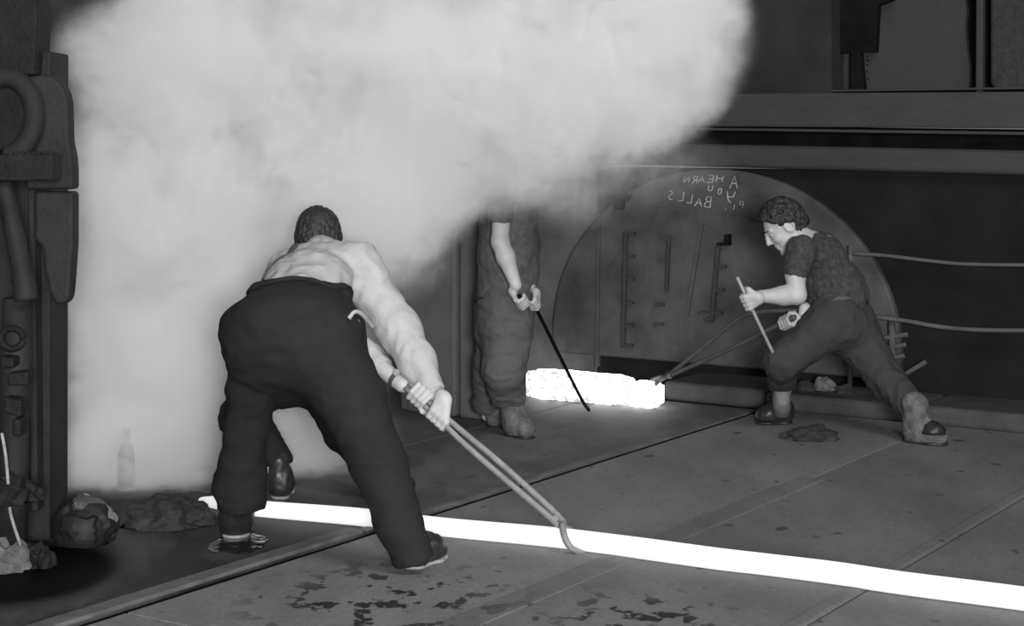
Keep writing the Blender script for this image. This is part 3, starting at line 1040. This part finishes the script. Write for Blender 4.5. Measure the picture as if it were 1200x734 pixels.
    o.seg(q(442, 538, 6.10), q(467, 610, 6.05), rp(31, 6.1), rp(27, 6.1), .04)
    o.seg(q(467, 610, 6.05), q(490, 668, 6.02), rp(27, 6.0), rp(23, 6.0), .03)
    o.cut(q(281, 598, 6.46), V3(.0, 0, -1), q(281, 598, 6.46) - .18, q(281, 598, 6.46) + .18)
    o.cut(q(488, 658, 6.02), V3(.25, 0, -.97), q(488, 658, 6.02) - .16, q(488, 658, 6.02) + .16)
    om = o.mesh('overalls', .0085, (.009, (4, 5, 8), 4.0))
    ov = link('overalls', om, M_overall, root)
    # waistband and straps
    wc = q(352, 338, 6.44)
    bm = bmesh.new()
    pth = [wc + V3(rp(58, 6.4) * math.cos(a), 0, 0) + (V3(0, .55, .83) * 0 + V3(0, .8, -.6)) * .115 * (1 + math.sin(a)) - V3(0, .8, -.6) * .125 + V3(0, 0, .045) * 0 for a in np.linspace(math.pi * 1.05, math.pi * 1.95, 20)]
    def surf(mesh_obj, pts, lift):
        """lay a path on a garment: nearest points of its mesh, lifted along the normal"""
        out = []
        for p in pts:
            ok, co, no, ix = mesh_obj.closest_point_on_mesh(Vector(p))
            out.append(np.array(co + no * lift))
        return out
    bpy.context.view_layer.update()
    def strap(name, obj, pts, w, th, m, par, n=8):
        P = surf(obj, smooth_path(pts, n), th * .6)
        bm = bmesh.new()
        rings = []
        for i, p in enumerate(P):
            t_ = unit(P[min(i + 1, len(P) - 1)] - P[max(i - 1, 0)])
            ok, co, no, ix = obj.closest_point_on_mesh(Vector(p))
            nn = unit(np.array(no)); ss = unit(np.cross(t_, nn)); nn = np.cross(ss, t_)
            rings.append([bm.verts.new(tuple(p + ss * a * w / 2 + nn * c_ * th / 2)) for a, c_ in ((-1, -1), (1, -1), (1, 1), (-1, 1))])
        for a_, b_ in zip(rings[:-1], rings[1:]):
            for k in range(4):
                bm.faces.new((a_[k], a_[(k + 1) % 4], b_[(k + 1) % 4], b_[k]))
        bm.faces.new(rings[0]); bm.faces.new(list(reversed(rings[-1])))
        return link(name, from_bm(name, bm), m, par)
    strap('waistband', ov, [q(298, 353, 6.6), q(293, 346, 6.4), q(320, 341, 6.3), q(350, 340, 6.3), q(380, 342, 6.3), q(406, 347, 6.4), q(412, 356, 6.6)], .03, .012, M_overall, ov)
    strap('shoulder_strap', sh, [q(313, 330, 6.55), q(322, 312, 6.6), q(334, 296, 6.7), q(346, 285, 6.8)], .028, .008, M_strap, ov)
    # pale cord at the right hip
    bm = bmesh.new()
    tube(bm, smooth_path([q(409, 373, 6.12), q(415, 366, 6.15), q(422, 367, 6.18), q(430, 375, 6.24), q(437, 384, 6.3)]), .008, 6)
    cd = link('hip_cord', from_bm('hip_cord', bm), M_shirt, ov, True)
    cd['label'] = 'pale looped cord at the hip'
    link('hip_pocket', lump_mesh(q(414, 381, 6.2), .028, .03, .034, 3), M_sleeve, ov, True)
    # watch on the left wrist
    dr = unit(wrL - elL)
    w0 = q(478, 452, 6.585)
    bm = bmesh.new()
    w1 = elL + (wrL - elL) * .9
    tube(bm, [w1 - dr * .009, w1 + dr * .009], .0345, 16)
    wt = link('watch_strap', from_bm('watch_strap', bm), M_strap, root)
    bm = bmesh.new()
    e = unit(V3(.1, -.6, .8)); e = unit(e - dr * (e @ dr))
    tube(bm, [w1 + e * .032, w1 + e * .042], .015, 14)
    link('watch_case', from_bm('watch_case', bm), M_sole, wt)
    # boots
    h1 = fl(276, 632); t1 = h1 + V3(-.03, .24, 0)
    boot('boot', h1, t1, q(281, 590, 6.48), .05, M_boot, root, fat=1.28, sole_m=M_sole)
    h2 = fl(478, 668); t2 = h2 + V3(.12, .19, 0)
    boot('boot', h2, t2, q(487, 645, 6.02), .05, M_boot, root, fat=1.1, sole_m=M_sole)
    return root, hand_L, hand_R, bar
def lump_mesh(c, rx, ry, rz, seed, **k):
    return from_bm('lump', lump(c, rx, ry, rz, seed, **k))
pa_root, hand_L, hand_R, bar = man_stooping()

M_tong = mat('tong_steel', 0.17, 0.6, .0, var=.25, scale=18, bump=.3)
def tongs_near():
    r = empty('tongs', 'long steel tongs held in both hands, jaws hooked over the white-hot bar', 'tongs')
    sd = unit(np.cross(bar, V3(0, 1, 0)))
    if sd[2] < 0:
        sd = -sd
    piv = px(652, 608, 6.365)
    g = .0115
    for s_, jaw in ((1, [px(659, 618, 6.31), px(662, 630, 6.275), px(668, 641, 6.27), px(676, 646, 6.29), px(685, 648, 6.30)]),
                    (-1, [px(657, 619, 6.40), px(668, 621, 6.43), px(676, 630, 6.45), px(677, 640, 6.44)])):
        st_ = hand_L - bar * .07
        pts = [st_ + sd * s_ * g, hand_R + sd * s_ * g, hand_R + bar * .12 + sd * s_ * (g + .004), (hand_R + piv) / 2 + sd * s_ * (g + .006), piv + sd * s_ * .012] + jaw
        P = smooth_path(pts, 5)
        n = len(P)
        R = [.0105 + .002 * min(1, i / 20) for i in range(n)]
        for i in range(1, 6):
            R[-i] *= .8 + .04 * i
        bm = bmesh.new(); tube(bm, P, R, 10)
        link('tong_arm', from_bm('tong_arm', bm), M_tong, r, True)
    bm = bmesh.new()
    d_ = unit(np.cross(bar, sd))
    tube(bm, [piv + d_ * .024, piv - d_ * .024], .013, 12)
    link('pivot', from_bm('pivot', bm), M_tong, r)
tongs_near()

# ================================================================== the man standing in the steam
def man_standing():
    root = empty('person', 'man standing half lost in steam, bare forearm hanging, holding a thin rod', 'person')
    q = px
    bar = unit(q(690, 480, 9.40) - q(611, 351, 8.50))
    hn, hf = q(612, 352, 8.49), q(623, 355, 8.62)
    b = Soft()
    b.seg(q(590, 350, 8.72), q(597, 225, 8.74), .115, .13, .05)
    shn, shf = q(590, 205, 8.58), q(606, 207, 8.90)
    b.seg(shn, shf, .07, .07, .05)
    eln, elf = q(586, 283, 8.50), q(617, 285, 8.80)
    wn, wf = q(604.5, 334, 8.49), q(620, 335, 8.69)
    for s_, e, w in ((shn, eln, wn), (shf, elf, wf)):
        b.seg(s_, e, .05, .044, .03)
        b.seg(e, e + (w - e) * .35, .044, .046, .02)
        b.seg(e + (w - e) * .35, w, .046, .029, .02)
    add_hand(b, hn, bar, wn, side=-1, rr=.011, k=1.05)
    add_hand(b, hf, bar, wf, side=1, rr=.011, k=1.0)
    hips = ((q(594, 365, 8.64), q(590, 435, 8.60), q(599, 486, 8.735)), (q(586, 365, 8.84), q(577, 435, 8.86), q(572, 486, 8.995)))
    for hp, kn, an in hips:
        b.seg(hp, kn, .08, .055, .03)
        b.seg(kn, an, .055, .038, .03)
    hc = q(608, 150, 8.74)
    add_head(b, hc, V3(.85, -.35, -.4), V3(.35, -.1, .9), 1.0, q(598, 205, 8.74))
    link('body', b.mesh('body', .006), M_skin2, root)
    hs = Soft()
    p, ax = add_hair(hs, hc, V3(.85, -.35, -.4), V3(.35, -.1, .9))
    hs.cut(p(.045, 0), ax[0] - .45 * ax[1])
    link('hair', hs.mesh('hair', .007, (.006, (60, 60, 25), 6.0)), M_hair, root)
    t = Soft()
    t.seg(q(592, 352, 8.72), q(595, 300, 8.73), .15, .145, .05)
    t.seg(q(595, 300, 8.73), q(597, 222, 8.74), .145, .155, .05)
    t.seg(shn, shf, .085, .085, .06)
    t.seg(q(608, 205, 8.90), q(618, 290, 8.80), .075, .064, .04)
    t.seg(q(618, 290, 8.80), q(620, 325, 8.715), .064, .05, .03)
    sh = link('shirt', t.mesh('shirt', .0095, (.008, (9, 9, 9), 8.0)), M_sleeve, root)
    t = Soft()
    t.seg(q(590, 203, 8.58), q(584.5, 262, 8.51), .078, .063, .04)
    c_ = q(584.5, 260, 8.51)
    t.cut(c_, unit(V3(-.05, 0, -1)), c_ - .09, c_ + (.062, .06, .09))
    link('sleeve', t.mesh('sleeve', .0085, (.008, (9, 9, 9), 8.5)), M_sleeve, sh)
    o = Soft()
    o.seg(q(591, 350, 8.72), q(590, 385, 8.73), .15, .155, .05)
    for (hp, kn, an), k in zip(hips, (1, .95)):
        o.seg(hp, kn, .125 * k, .105 * k, .05)
        o.seg(kn, an + V3(-.01, 0, .05), .105 * k, .085 * k, .03)
    o.seg(q(598, 372, 8.66), q(606, 410, 8.62), .085, .06, .05)
    o.cut(q(596, 478, 8.66), V3(.1, 0, -1), q(596, 478, 8.66) - .14, q(596, 478, 8.66) + .14)
    o.cut(q(572, 487, 8.93), V3(.1, 0, -1), q(572, 487, 8.93) - .14, q(572, 487, 8.93) + .12)
    tr = link('trousers', o.mesh('trousers', .0095, (.009, (7, 7, 11), 9.0)), M_trouser2, root)
    bm = bmesh.new()
    tube(bm, [q(591, 346, 8.72), q(591, 353, 8.72)], [.158, .158], 24)
    link('belt', from_bm('belt', bm), M_boot, tr, True)
    h = fl(596, 509); boot('boot', h, h + V3(.12, -.14, 0), q(600, 474, 8.70), .064, M_boot2, root, fat=1.25)
    h = fl(570, 499); boot('boot', h, h + V3(.2, -.06, 0), q(573, 470, 8.97), .062, M_boot2, root, fat=1.15)
    # the rod he holds
    r = empty('poker', 'thin dark steel poker held by the man in the steam, its tip before the slab', 'poker')
    bm = bmesh.new()
    e = q(690, 481, 9.44)
    P = smooth_path([hn - bar * .05, hn, hf, hf + bar * .15, e - bar * .2, e], 4)
    tube(bm, P, .0095, 8)
    link('rod', from_bm('rod', bm), M_black, r, True)
    bm = bmesh.new(); tube(bm, [e - bar * .03, e], [.012, .006], 8)
    link('tip', from_bm('tip', bm), M_black, r, True)
    return root
man_standing()

# ================================================================== the crouching man on the right
def man_lunging():
    root = empty('person', 'dark-haired man in speckled dark jersey lunging left in profile beside the round plate', 'person')
    q = px
    k = 8.8 / F
    f_, u_ = V3(-.79, -.06, -.61), V3(-.61, 0, .79)
    hc = q(918, 266, 8.78)
    b = Soft()
    p, ax = add_head(b, hc, f_, u_, 1.03, q(948, 287, 8.80), .056)
    b.seg(q(962, 300, 8.80), q(982, 348, 8.83), .115, .115, .05)
    shn, shf = q(940, 293, 8.63), q(960, 293, 8.97)
    b.seg(shn, shf, .065, .065, .05)
    eln, wn = q(934, 346, 8.56), q(890, 347.5, 8.55)
    elf, wf = q(972, 352, 8.99), q(943, 362, 8.80)
    stick_d = unit(q(906, 418, 8.62) - q(862, 325, 8.52))
    hand_n = q(876.5, 352, 8.553)
    t_d = unit(q(790, 440, 9.55) - q(917, 377, 8.74))
    hand_f = q(922, 376, 8.77)
    b.seg(shn, q(932, 322, 8.58), .055, .05, .03)
    b.seg(q(932, 322, 8.58), eln, .049, .045, .02)
    b.seg(eln, eln + (wn - eln) * .35, .046, .047, .02)
    b.seg(eln + (wn - eln) * .35, wn, .047, .029, .02)
    b.seg(shf, elf, .05, .042, .03)
    b.seg(elf, wf, .044, .029, .02)
    add_hand(b, hand_n, -stick_d, wn, side=-1, rr=.0085, k=1.08)
    add_hand(b, hand_f, -t_d, wf, side=-1, rr=.014, k=1.05)
    legs = ((q(978, 385, 8.70), q(914, 428, 8.72), q(917, 474, 9.02)), (q(995, 382, 8.9), q(1042, 448, 8.7), q(1076, 490, 8.5)))
    for hp, kn, an in legs:
        b.seg(hp, kn, .075, .05, .03)
        b.seg(kn, an, .05, .034, .03)
    link('body', b.mesh('body', .0052), M_skin, root)
    # hair: curly on top, short at the back
    hs = Soft()
    p2, ax2 = add_hair(hs, hc, f_, u_, 1.03, thick=.021)
    for a, bb, d, r_ in ((.05, .09, .02, .035), (.05, .09, -.03, .035), (.0, .112, .0, .04), (.07, .075, 0, .03), (-.05, .1, .0, .045)):
        hs.ell(p2(a, bb, d), ax2, (r_, r_ * .8, r_), .02)
    hs.cut(p2(.04, .055), ax2[0] - .75 * ax2[1])
    hs.seg(p2(-.005, -.014, -.1), p2(-.005, -.014, .1), .036, .036, .006, sub=True)
    hs.cut(p2(-.06, -.06), -ax2[1] + .1 * ax2[0])
    link('hair', hs.mesh('hair', .0055, (.012, (34, 34, 34), 11.0)), M_hair, root)
    # eyebrow
    for d in (-1, 1):
        bm = bmesh.new()
        tube(bm, [p(.099, .034, .01 * d), p(.096, .039, .028 * d), p(.082, .035, .048 * d)], [.003, .004, .0025], 6)
        link('eyebrow', from_bm('eyebrow', bm), M_hair, root)
    for d in (-1, 1):
        bm = bmesh.new()
        bmesh.ops.create_icosphere(bm, subdivisions=2, radius=.0055, matrix=Matrix.Translation(p(.0855, .006, .031 * d)))
        link('eye', from_bm('eye', bm), M_hair, root)
    # jersey
    t = Soft()
    t.seg(q(961, 304, 8.80), q(980, 342, 8.83), .132, .147, .05)
    t.seg(q(980, 342, 8.83), q(984, 352, 8.83), .147, .145, .05)
    t.seg(q(948, 295, 8.70), q(964, 295, 8.93), .085, .085, .06)
    t.seg(q(949, 290, 8.79), q(943, 283, 8.79), .072, .066, .03)
    t.seg(q(939, 293, 8.62), q(931, 323, 8.575), .076, .06, .04)
    t.seg(shf, q(967, 330, 8.99), .075, .065, .04)
    c_ = q(930.5, 323, 8.575)
    t.cut(c_, unit(V3(-.12, 0, -1)), c_ - .08, c_ + (.06, .075, .09))
    c_ = q(943.5, 284, 8.79)
    t.cut(c_, unit(V3(-.75, 0, .65)), c_ - (.1, .12, .05), c_ + (.07, .12, .1))
    js = link('jersey', t.mesh('jersey', .0075, (.008, (11, 11, 11), 12.0)), M_jersey, root)
    # trousers
    o = Soft()
    o.seg(q(983, 358, 8.83), q(986, 378, 8.82), .147, .16, .05)
    o.seg(q(975, 378, 8.74), q(917, 424, 8.72), .13, .088, .07)
    o.seg(q(917, 424, 8.72), q(916, 462, 8.96), .084, .064, .05)
    o.seg(q(994, 380, 8.90), q(1038, 445, 8.72), .135, .088, .07)
    o.seg(q(1038, 445, 8.72), q(1075, 484, 8.52), .088, .072, .04)
    o.cut(q(917, 455, 8.95), V3(.0, 0, -1), q(917, 455, 8.95) - .14, q(917, 455, 8.95) + .12)
    c_ = q(1071, 480, 8.52)
    o.cut(c_, V3(.62, -.1, -.75), c_ - (.1, .12, .12), c_ + (.1, .12, .1))
    tr = link('trousers', o.mesh('trousers', .0085, (.01, (8, 8, 8), 13.0)), M_trouser, root)
    # pale shirt tail at the belt
    bm = bmesh.new()
    tl = [(973, 353), (982, 348), (992, 347.5), (999, 350), (988, 352.5)]
    fr = [q(x, y, 8.665) for x, y in tl]
    prism(bm, fr, [v + V3(0, .03, 0) for v in fr])
    tt = link('shirt_tail', from_bm('shirt_tail', bevel(bm, .003, 1)), M_sleeve, js)
    tt['label'] = 'pale shirt tail showing at the belt'
    bm = bmesh.new()
    tube(bm, [q(983, 353, 8.83), q(983.5, 358, 8.83)], [.15, .152], 24)
    link('belt', from_bm('belt', bm), M_boot, tr, True)
    # socks and boots
    bm = bmesh.new(); tube(bm, [q(917, 450, 8.95), q(916, 468, 9.0), q(916, 484, 9.03)], [.05, .047, .05], 16)
    link('sock', from_bm('sock', bm), M_sock, root, True)
    h = fl(928, 496); tq = fl(884, 497)
    boot('boot', h, tq, q(917, 476, 9.03), .052, M_boot, root, fat=1.12)
    h = fl(1062, 517); tq = h + V3(.17, -.13, 0)
    bt = boot('boot', h, tq, q(1072, 474, 8.50), .066, M_boot2, root, fat=1.35)
    tc_ = tq + V3(-.062, .02, .058)
    tp = link('toe_cap', lump_mesh(tc_, .063, .063, .06, 31, amp=.12), M_boot, bt, True)
    tp['label'] = 'dark worn toe of the dusty boot'
    return root, hand_n, stick_d, hand_f, t_d
c_root, hand_n, stick_d, hand_f, t_d = man_lunging()

M_stick = mat('pale_stick', 0.27, 0.6, var=.2, scale=20)
bm = bmesh.new()
e0, e1 = hand_n + stick_d * (-.135), hand_n + stick_d * .31
tube(bm, [e0, e0 + stick_d * .004, e1 - stick_d * .004, e1], [.006, .0085, .0085, .006], 10)
tag(link('stick', from_bm('stick', bm), M_stick, None, True), 'short pale straight stick held upright in the lunging man\'s near hand', 'stick')

def tongs_far():
    r = empty('tongs', 'dark steel tongs of the lunging man, jaws on the end of the hot slab', 'tongs')
    M = mat('dark_tong_steel', 0.07, .6, var=.3, scale=18)
    q = px
    piv = q(784, 440, 9.52)
    A = [hand_f - t_d * .07, hand_f, hand_f + t_d * .1, q(850, 412, 9.12), piv + V3(0, -.02, 0), q(772, 447, 9.60), q(765, 455, 9.60), q(763, 461, 9.6)]
    B = [q(934, 365, 8.86), q(912, 364, 8.92), q(884, 367, 9.05), q(864, 375, 9.15), q(828, 404, 9.35), piv + V3(0, .02, 0), q(774, 442, 9.7), q(764, 446, 9.78), q(760, 452, 9.8)]
    for P in (A, B):
        bm = bmesh.new(); tube(bm, smooth_path(P, 5), .0125, 8)
        link('tong_arm', from_bm('tong_arm', bm), M, r, True)
    bm = bmesh.new(); tube(bm, [piv + V3(0, -.04, 0), piv + V3(0, .04, 0)], .016, 12)
    link('pivot', from_bm('pivot', bm), M, r)
tongs_far()

# ================================================================== the man hidden behind the stooping man
def man_hidden():
    root = empty('person', 'man almost hidden behind the stooping man, one dark boot showing between his legs', 'person')
    q = px
    legs = ((q(308, 430, 7.42), q(286, 490, 7.25), q(327, 560, 7.24)), (q(372, 430, 7.42), q(408, 505, 7.34), q(446, 570, 7.22)))
    b = Soft()
    b.seg(q(340, 420, 7.42), q(368, 345, 7.52), .12, .13, .05)
    shs = (q(340, 345, 7.5), q(404, 345, 7.55))
    b.seg(shs[0], shs[1], .07, .07, .05)
    hands = []
    for s_, e, w in ((shs[0], q(345, 405, 7.5), q(372, 440, 7.42)), (shs[1], q(412, 395, 7.5), q(396, 440, 7.42))):
        b.seg(s_, e, .05, .043, .03)
        b.seg(e, w, .044, .029, .02)
        d_ = unit(w - e)
        c_ = w + d_ * .07
        add_hand(b, c_, unit(np.cross(d_, V3(0, 1, 0))), w, side=1, rr=.012)
    for hp, kn, an in legs:
        b.seg(hp, kn, .08, .055, .03)
        b.seg(kn, an, .055, .038, .03)
    hc = q(385, 312, 7.62)
    add_head(b, hc, V3(.5, .75, -.4), V3(.3, .2, .9), .95, q(375, 340, 7.53))
    link('body', b.mesh('body', .0075), M_skin2, root)
    hs = Soft()
    p, ax = add_hair(hs, hc, V3(.5, .75, -.4), V3(.3, .2, .9), .95)
    hs.cut(p(.06, 0), ax[0])
    link('hair', hs.mesh('hair', .008), M_hair, root)
    t = Soft()
    t.seg(q(342, 415, 7.42), q(368, 350, 7.52), .145, .15, .05)
    t.seg(shs[0], shs[1], .085, .085, .06)
    t.seg(shs[0], q(345, 405, 7.5), .075, .062, .04)
    t.seg(shs[1], q(412, 395, 7.5), .075, .062, .04)
    link('shirt', t.mesh('shirt', .012, (.008, (9, 9, 9), 15.0)), M_jersey, root)
    o = Soft()
    o.seg(q(340, 415, 7.42), q(338, 435, 7.40), .15, .16, .05)
    for hp, kn, an in legs:
        o.seg(hp, kn, .125, .1, .05)
        o.seg(kn, an + V3(0, 0, .06), .1, .062, .03)
    o.cut(q(324, 545, 7.24), V3(.1, 0, -1), q(324, 545, 7.24) - .12, q(324, 545, 7.24) + .12)
    link('trousers', o.mesh('trousers', .01, (.009, (7, 7, 11), 16.0)), M_overall, root)
    h = fl(327, 587); boot('boot', h, h + V3(.0, .24, 0), q(327, 540, 7.22), .046, M_boot, root, fat=.98, sole_m=M_sole)
    h = fl(448, 590); boot('boot', h, h + V3(.12, .2, 0), q(447, 555, 7.24), .045, M_boot, root, fat=.95, sole_m=M_sole)
man_hidden()

# ================================================================== the mill stand at the left edge
M_mill = mat('mill_iron', 0.014, 0.75, var=.35, scale=5, bump=.4, spec=.2)
M_mill2 = mat('mill_iron_worn', 0.015, 0.7, var=.4, scale=6, bump=.3, spec=.2)
M_mill3 = mat('mill_iron_dark', 0.008, 0.75, var=.5, scale=14, bump=.5, spec=.2)
ms = empty('roll_stand', 'tall dark iron machine stand at the frame edge with ring, arch block and hook', 'machine')
def card(name, pts, Y, dep, m, par, bev=.008, seg=2):
    bm = bmesh.new()
    fr = [px(x, y, Y) for x, y in pts]
    fr = [V3(p[0], p[1], max(p[2], .002)) for p in fr]
    prism(bm, fr, [p + V3(0, dep, 0) for p in fr])
    return link(name, from_bm(name, bevel(bm, bev, seg)), m, par)
col = card('column', [(-60, 60), (59, 60), (58, 640), (-60, 640)], 6.45, .27, M_mill, ms)
card('top_block', [(-60, -80), (35, -80), (44, 18), (40, 88), (-60, 88)], 6.35, .2, M_mill3, ms)
arch = [(30, 222), (30, 90), (48, 88)] + [(52 + 28 * math.sin(a), 126 - 38 * math.cos(a)) for a in np.linspace(0.15, math.pi / 2, 8)] + [(81, 165), (85, 185), (86, 200), (86, 222)]
card('arch_block', arch, 6.2, .09, M_mill2, ms, .012, 3)
card('hook_block', [(40, 225), (86, 225), (86, 285), (83, 330), (81, 350), (76, 357), (66, 358), (58, 345), (52, 318), (49, 290), (40, 280)], 6.2, .09, M_mill2, ms, .014, 3)
bm = bmesh.new()
ringp = [px(6 + 34 * math.cos(a), 136 - 46 * math.sin(a), 6.03) for a in np.linspace(-math.pi * .5, math.pi * .62, 30)]
tube(bm, ringp, .030, 12, flat=1.2)
link('ring', from_bm('ring', bm), M_mill, ms, True)
card('ring_core', [(-40, 100), (10, 96), (28, 112), (33, 145), (26, 175), (-40, 178)], 6.1, .08, M_mill3, ms)
bx_ = card('box', [(-60, 182), (62, 180), (62, 212), (-60, 212)], 5.95, .1, M_mill3, ms, .006)
bm = bmesh.new()
for i in range(8):
    bmesh.ops.create_icosphere(bm, subdivisions=1, radius=.011, matrix=Matrix.Translation(px(12 + i * 6.6, 180.5, 5.97)))
o = link('bolt_row', from_bm('bolt_row', bm), M_mill2, bx_); o['kind'] = 'stuff'
bm = bmesh.new(); tube(bm, smooth_path([px(4, 214, 6.0), px(16, 270, 6.0), px(27, 325, 6.02), px(31, 352, 6.02)]), [.033] * 6 + [.036] * 6 + [.042] * 7, 12)
link('lever', from_bm('lever', bm), M_mill2, ms, True)
bm = bmesh.new(); tube(bm, [px(20, 350, 6.05), px(18, 450, 6.05), px(16, 560, 6.08), px(12, 640, 6.1)], [.05, .055, .05, .06], 14)
link('shaft', from_bm('shaft', bm), M_mill2, ms, True)
bm = bmesh.new()
tube(bm, [px(14 + 13 * math.cos(a), 397 - 12 * math.sin(a), 5.96) for a in np.linspace(0, 2 * math.pi * .97, 24)], .012, 8)
link('shackle', from_bm('shackle', bm), M_mill3, ms, True)
for pts in ([(8, 438), (33, 436), (33, 452), (8, 453)], [(4, 466), (26, 470), (24, 490), (4, 484)], [(0, 418), (16, 420), (16, 432), (0, 432)], [(14, 492), (24, 492), (24, 512), (14, 512)]):
    card('coupling', pts, 5.93, .09, M_mill3, ms, .008)
bm = bmesh.new(); tube(bm, smooth_path([px(2, 508, 5.95), px(6, 530, 5.93), px(9, 560, 5.95), px(12, 600, 5.98), px(24, 640, 6.02)]), .006, 6)
link('wire', from_bm('wire', bm), M_sole, ms, True)
card('rib', [(33, 222), (40, 222), (44, 600), (36, 600)], 6.36, .1, M_mill2, ms, .004)
for i, (x, y, r_, sd) in enumerate(((8, 588, .085, 3), (30, 585, .06, 5), (6, 632, .09, 9), (48, 632, .05, 12), (30, 628, .06, 14))):  # rough loose scrap lumps, joined to the stand as parts
    c_ = px(x, y, 5.98 + .04 * i)
    c_[2] = max(c_[2], .04)
    if y > 600:
        link('foot', from_bm('foot', lump((c_[0], c_[1], 0), r_, r_, r_ * 1.3, sd, amp=.45, flatten=0)), M_mill3 if i != 2 else M_boot2, ms)
    else:
        link('scrap_lump', from_bm('scrap_lump', lump(c_, r_, r_, r_, sd, amp=.45)), M_mill3, ms)
# slag ball
M_ball = bpy.data.materials.new('slag_ball'); M_ball.use_nodes = True
nt = M_ball.node_tree; N, L = nt.nodes, nt.links
tc = N.new('ShaderNodeTexCoord'); vo = N.new('ShaderNodeTexVoronoi'); vo.inputs['Scale'].default_value = 9.0
L.new(tc.outputs['Object'], vo.inputs['Vector'])
rr_ = N.new('ShaderNodeValToRGB'); rr_.color_ramp.elements[0].position = .74; rr_.color_ramp.elements[1].position = .95
rr_.color_ramp.elements[0].color = (.009, .009, .009, 1); rr_.color_ramp.elements[1].color = (.22, .22, .22, 1)
sc_ = N.new('ShaderNodeSeparateColor'); L.new(vo.outputs['Color'], sc_.inputs[0]); L.new(sc_.outputs[0], rr_.inputs[0])
L.new(rr_.outputs[0], N['Principled BSDF'].inputs['Base Color']); N['Principled BSDF'].inputs['Roughness'].default_value = .6; N['Principled BSDF'].inputs['Specular IOR Level'].default_value = .25
c_ = fl(92, 643)
tag(link('slag_ball', from_bm('slag_ball', lump((c_[0], c_[1] + .1, .052), .125, .125, .125, 4, amp=.10, facet=True, sub=4, flatten=.05)), M_ball), 'round dark faceted slag ball with pale flakes on the floor at the machine foot', 'slag ball')
c_ = fl(190, 622)
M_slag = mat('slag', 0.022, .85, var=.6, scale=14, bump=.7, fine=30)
tag(link('slag_mound', from_bm('slag_mound', lump((c_[0], c_[1] + .12, 0), .17, .13, .11, 8, amp=.35, sub=4, flatten=0)), M_slag), 'low dark rough slag mound lying where the steam meets the floor', 'slag')
# bottle dimly seen in the steam
M_glass = mat('bottle_glass', .1, .3, bump=0)
gb = fl(148, 574)
gb[2] = 0
pr = [(.0, .0), (.034, .0), (.037, .01), (.037, .15), (.03, .18), (.016, .205), (.0145, .245), (.018, .25), (.018, .262), (0, .262)]
bm = bmesh.new()
ringz = []
for r_, z in pr[1:-1]:
    ringz.append([bm.verts.new((gb[0] + r_ * math.cos(a), gb[1] + r_ * math.sin(a), z)) for a in np.linspace(0, 2 * math.pi, 21)[:-1]])
for a_, b_ in zip(ringz[:-1], ringz[1:]):
    for i in range(20):
        bm.faces.new((a_[i], a_[(i + 1) % 20], b_[(i + 1) % 20], b_[i]))
bm.faces.new(ringz[0]); bm.faces.new(ringz[-1])
tag(link('bottle', from_bm('bottle', bm), M_glass, None, True), 'dark bottle faintly seen in the steam behind the slag mound', 'bottle')
# low dark lump on the floor in front of the lunging man
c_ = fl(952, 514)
tag(link('floor_lump', from_bm('floor_lump', lump((c_[0], c_[1], 0), .14, .1, .06, 21, amp=.4, sub=3, flatten=0, freq=2.4)), M_slag), 'flat flake of fallen mill scale on the floor between the lunging man\'s feet', 'scale flake')
# puddle round the stooping man's left boot
M_pud = bpy.data.materials.new('water'); M_pud.use_nodes = True
nt = M_pud.node_tree; N, L = nt.nodes, nt.links
pb_ = N['Principled BSDF']; pb_.inputs['Base Color'].default_value = (.012, .012, .012, 1); pb_.inputs['Roughness'].default_value = .12
tc = N.new('ShaderNodeTexCoord'); n_ = N.new('ShaderNodeTexNoise'); n_.inputs['Scale'].default_value = 15; n_.inputs['Detail'].default_value = 3
mp_ = N.new('ShaderNodeMapping'); mp_.inputs['Scale'].default_value = (.8, 1, 1)
L.new(tc.outputs['Object'], mp_.inputs[0]); L.new(mp_.outputs[0], n_.inputs['Vector'])
bp_ = N.new('ShaderNodeBump'); bp_.inputs['Strength'].default_value = .35; bp_.inputs['Distance'].default_value = .02
L.new(n_.outputs[0], bp_.inputs['Height']); L.new(bp_.outputs[0], pb_.inputs['Normal'])
bm = bmesh.new()
c_ = fl(278, 637)
lp = []
for i in range(36):
    a = 2 * math.pi * i / 36
    k_ = 1 + .35 * noise.noise(Vector((math.cos(a) * 2, math.sin(a) * 2, 3.3)))
    lp.append(V3(c_[0] + .11 * k_ * math.cos(a), c_[1] + .17 * k_ * math.sin(a), .0035))
prism(bm, lp, [p - V3(0, 0, .003) for p in lp])
tag(link('puddle', from_bm('puddle', bm), M_pud), 'small rippled puddle of water around the stooping man\'s left boot', 'puddle')

# small rubble on the kerb, seen between the lunging man's legs
for i, (x, y, r_, sd, lb) in enumerate(((945, 457, .05, 41, 'small dark rubble lump on the kerb, leftmost between the lunging man\'s legs'),
                                        (967, 456, .065, 44, 'pale rubble lump on the kerb, biggest between the lunging man\'s legs'),
                                        (990, 460, .045, 47, 'small rubble lump on the kerb, nearest the lunging man\'s rear thigh'))):
    c_ = fl(x, y, .095)
    tag(link('rubble_lump', from_bm('rubble_lump', lump((c_[0], c_[1], .089), r_, r_ * .7, r_ * 1.1, sd, amp=.4, sub=3, flatten=0)), M_boot2 if i == 1 else M_slag), lb, 'rubble', 'rubble on the kerb')
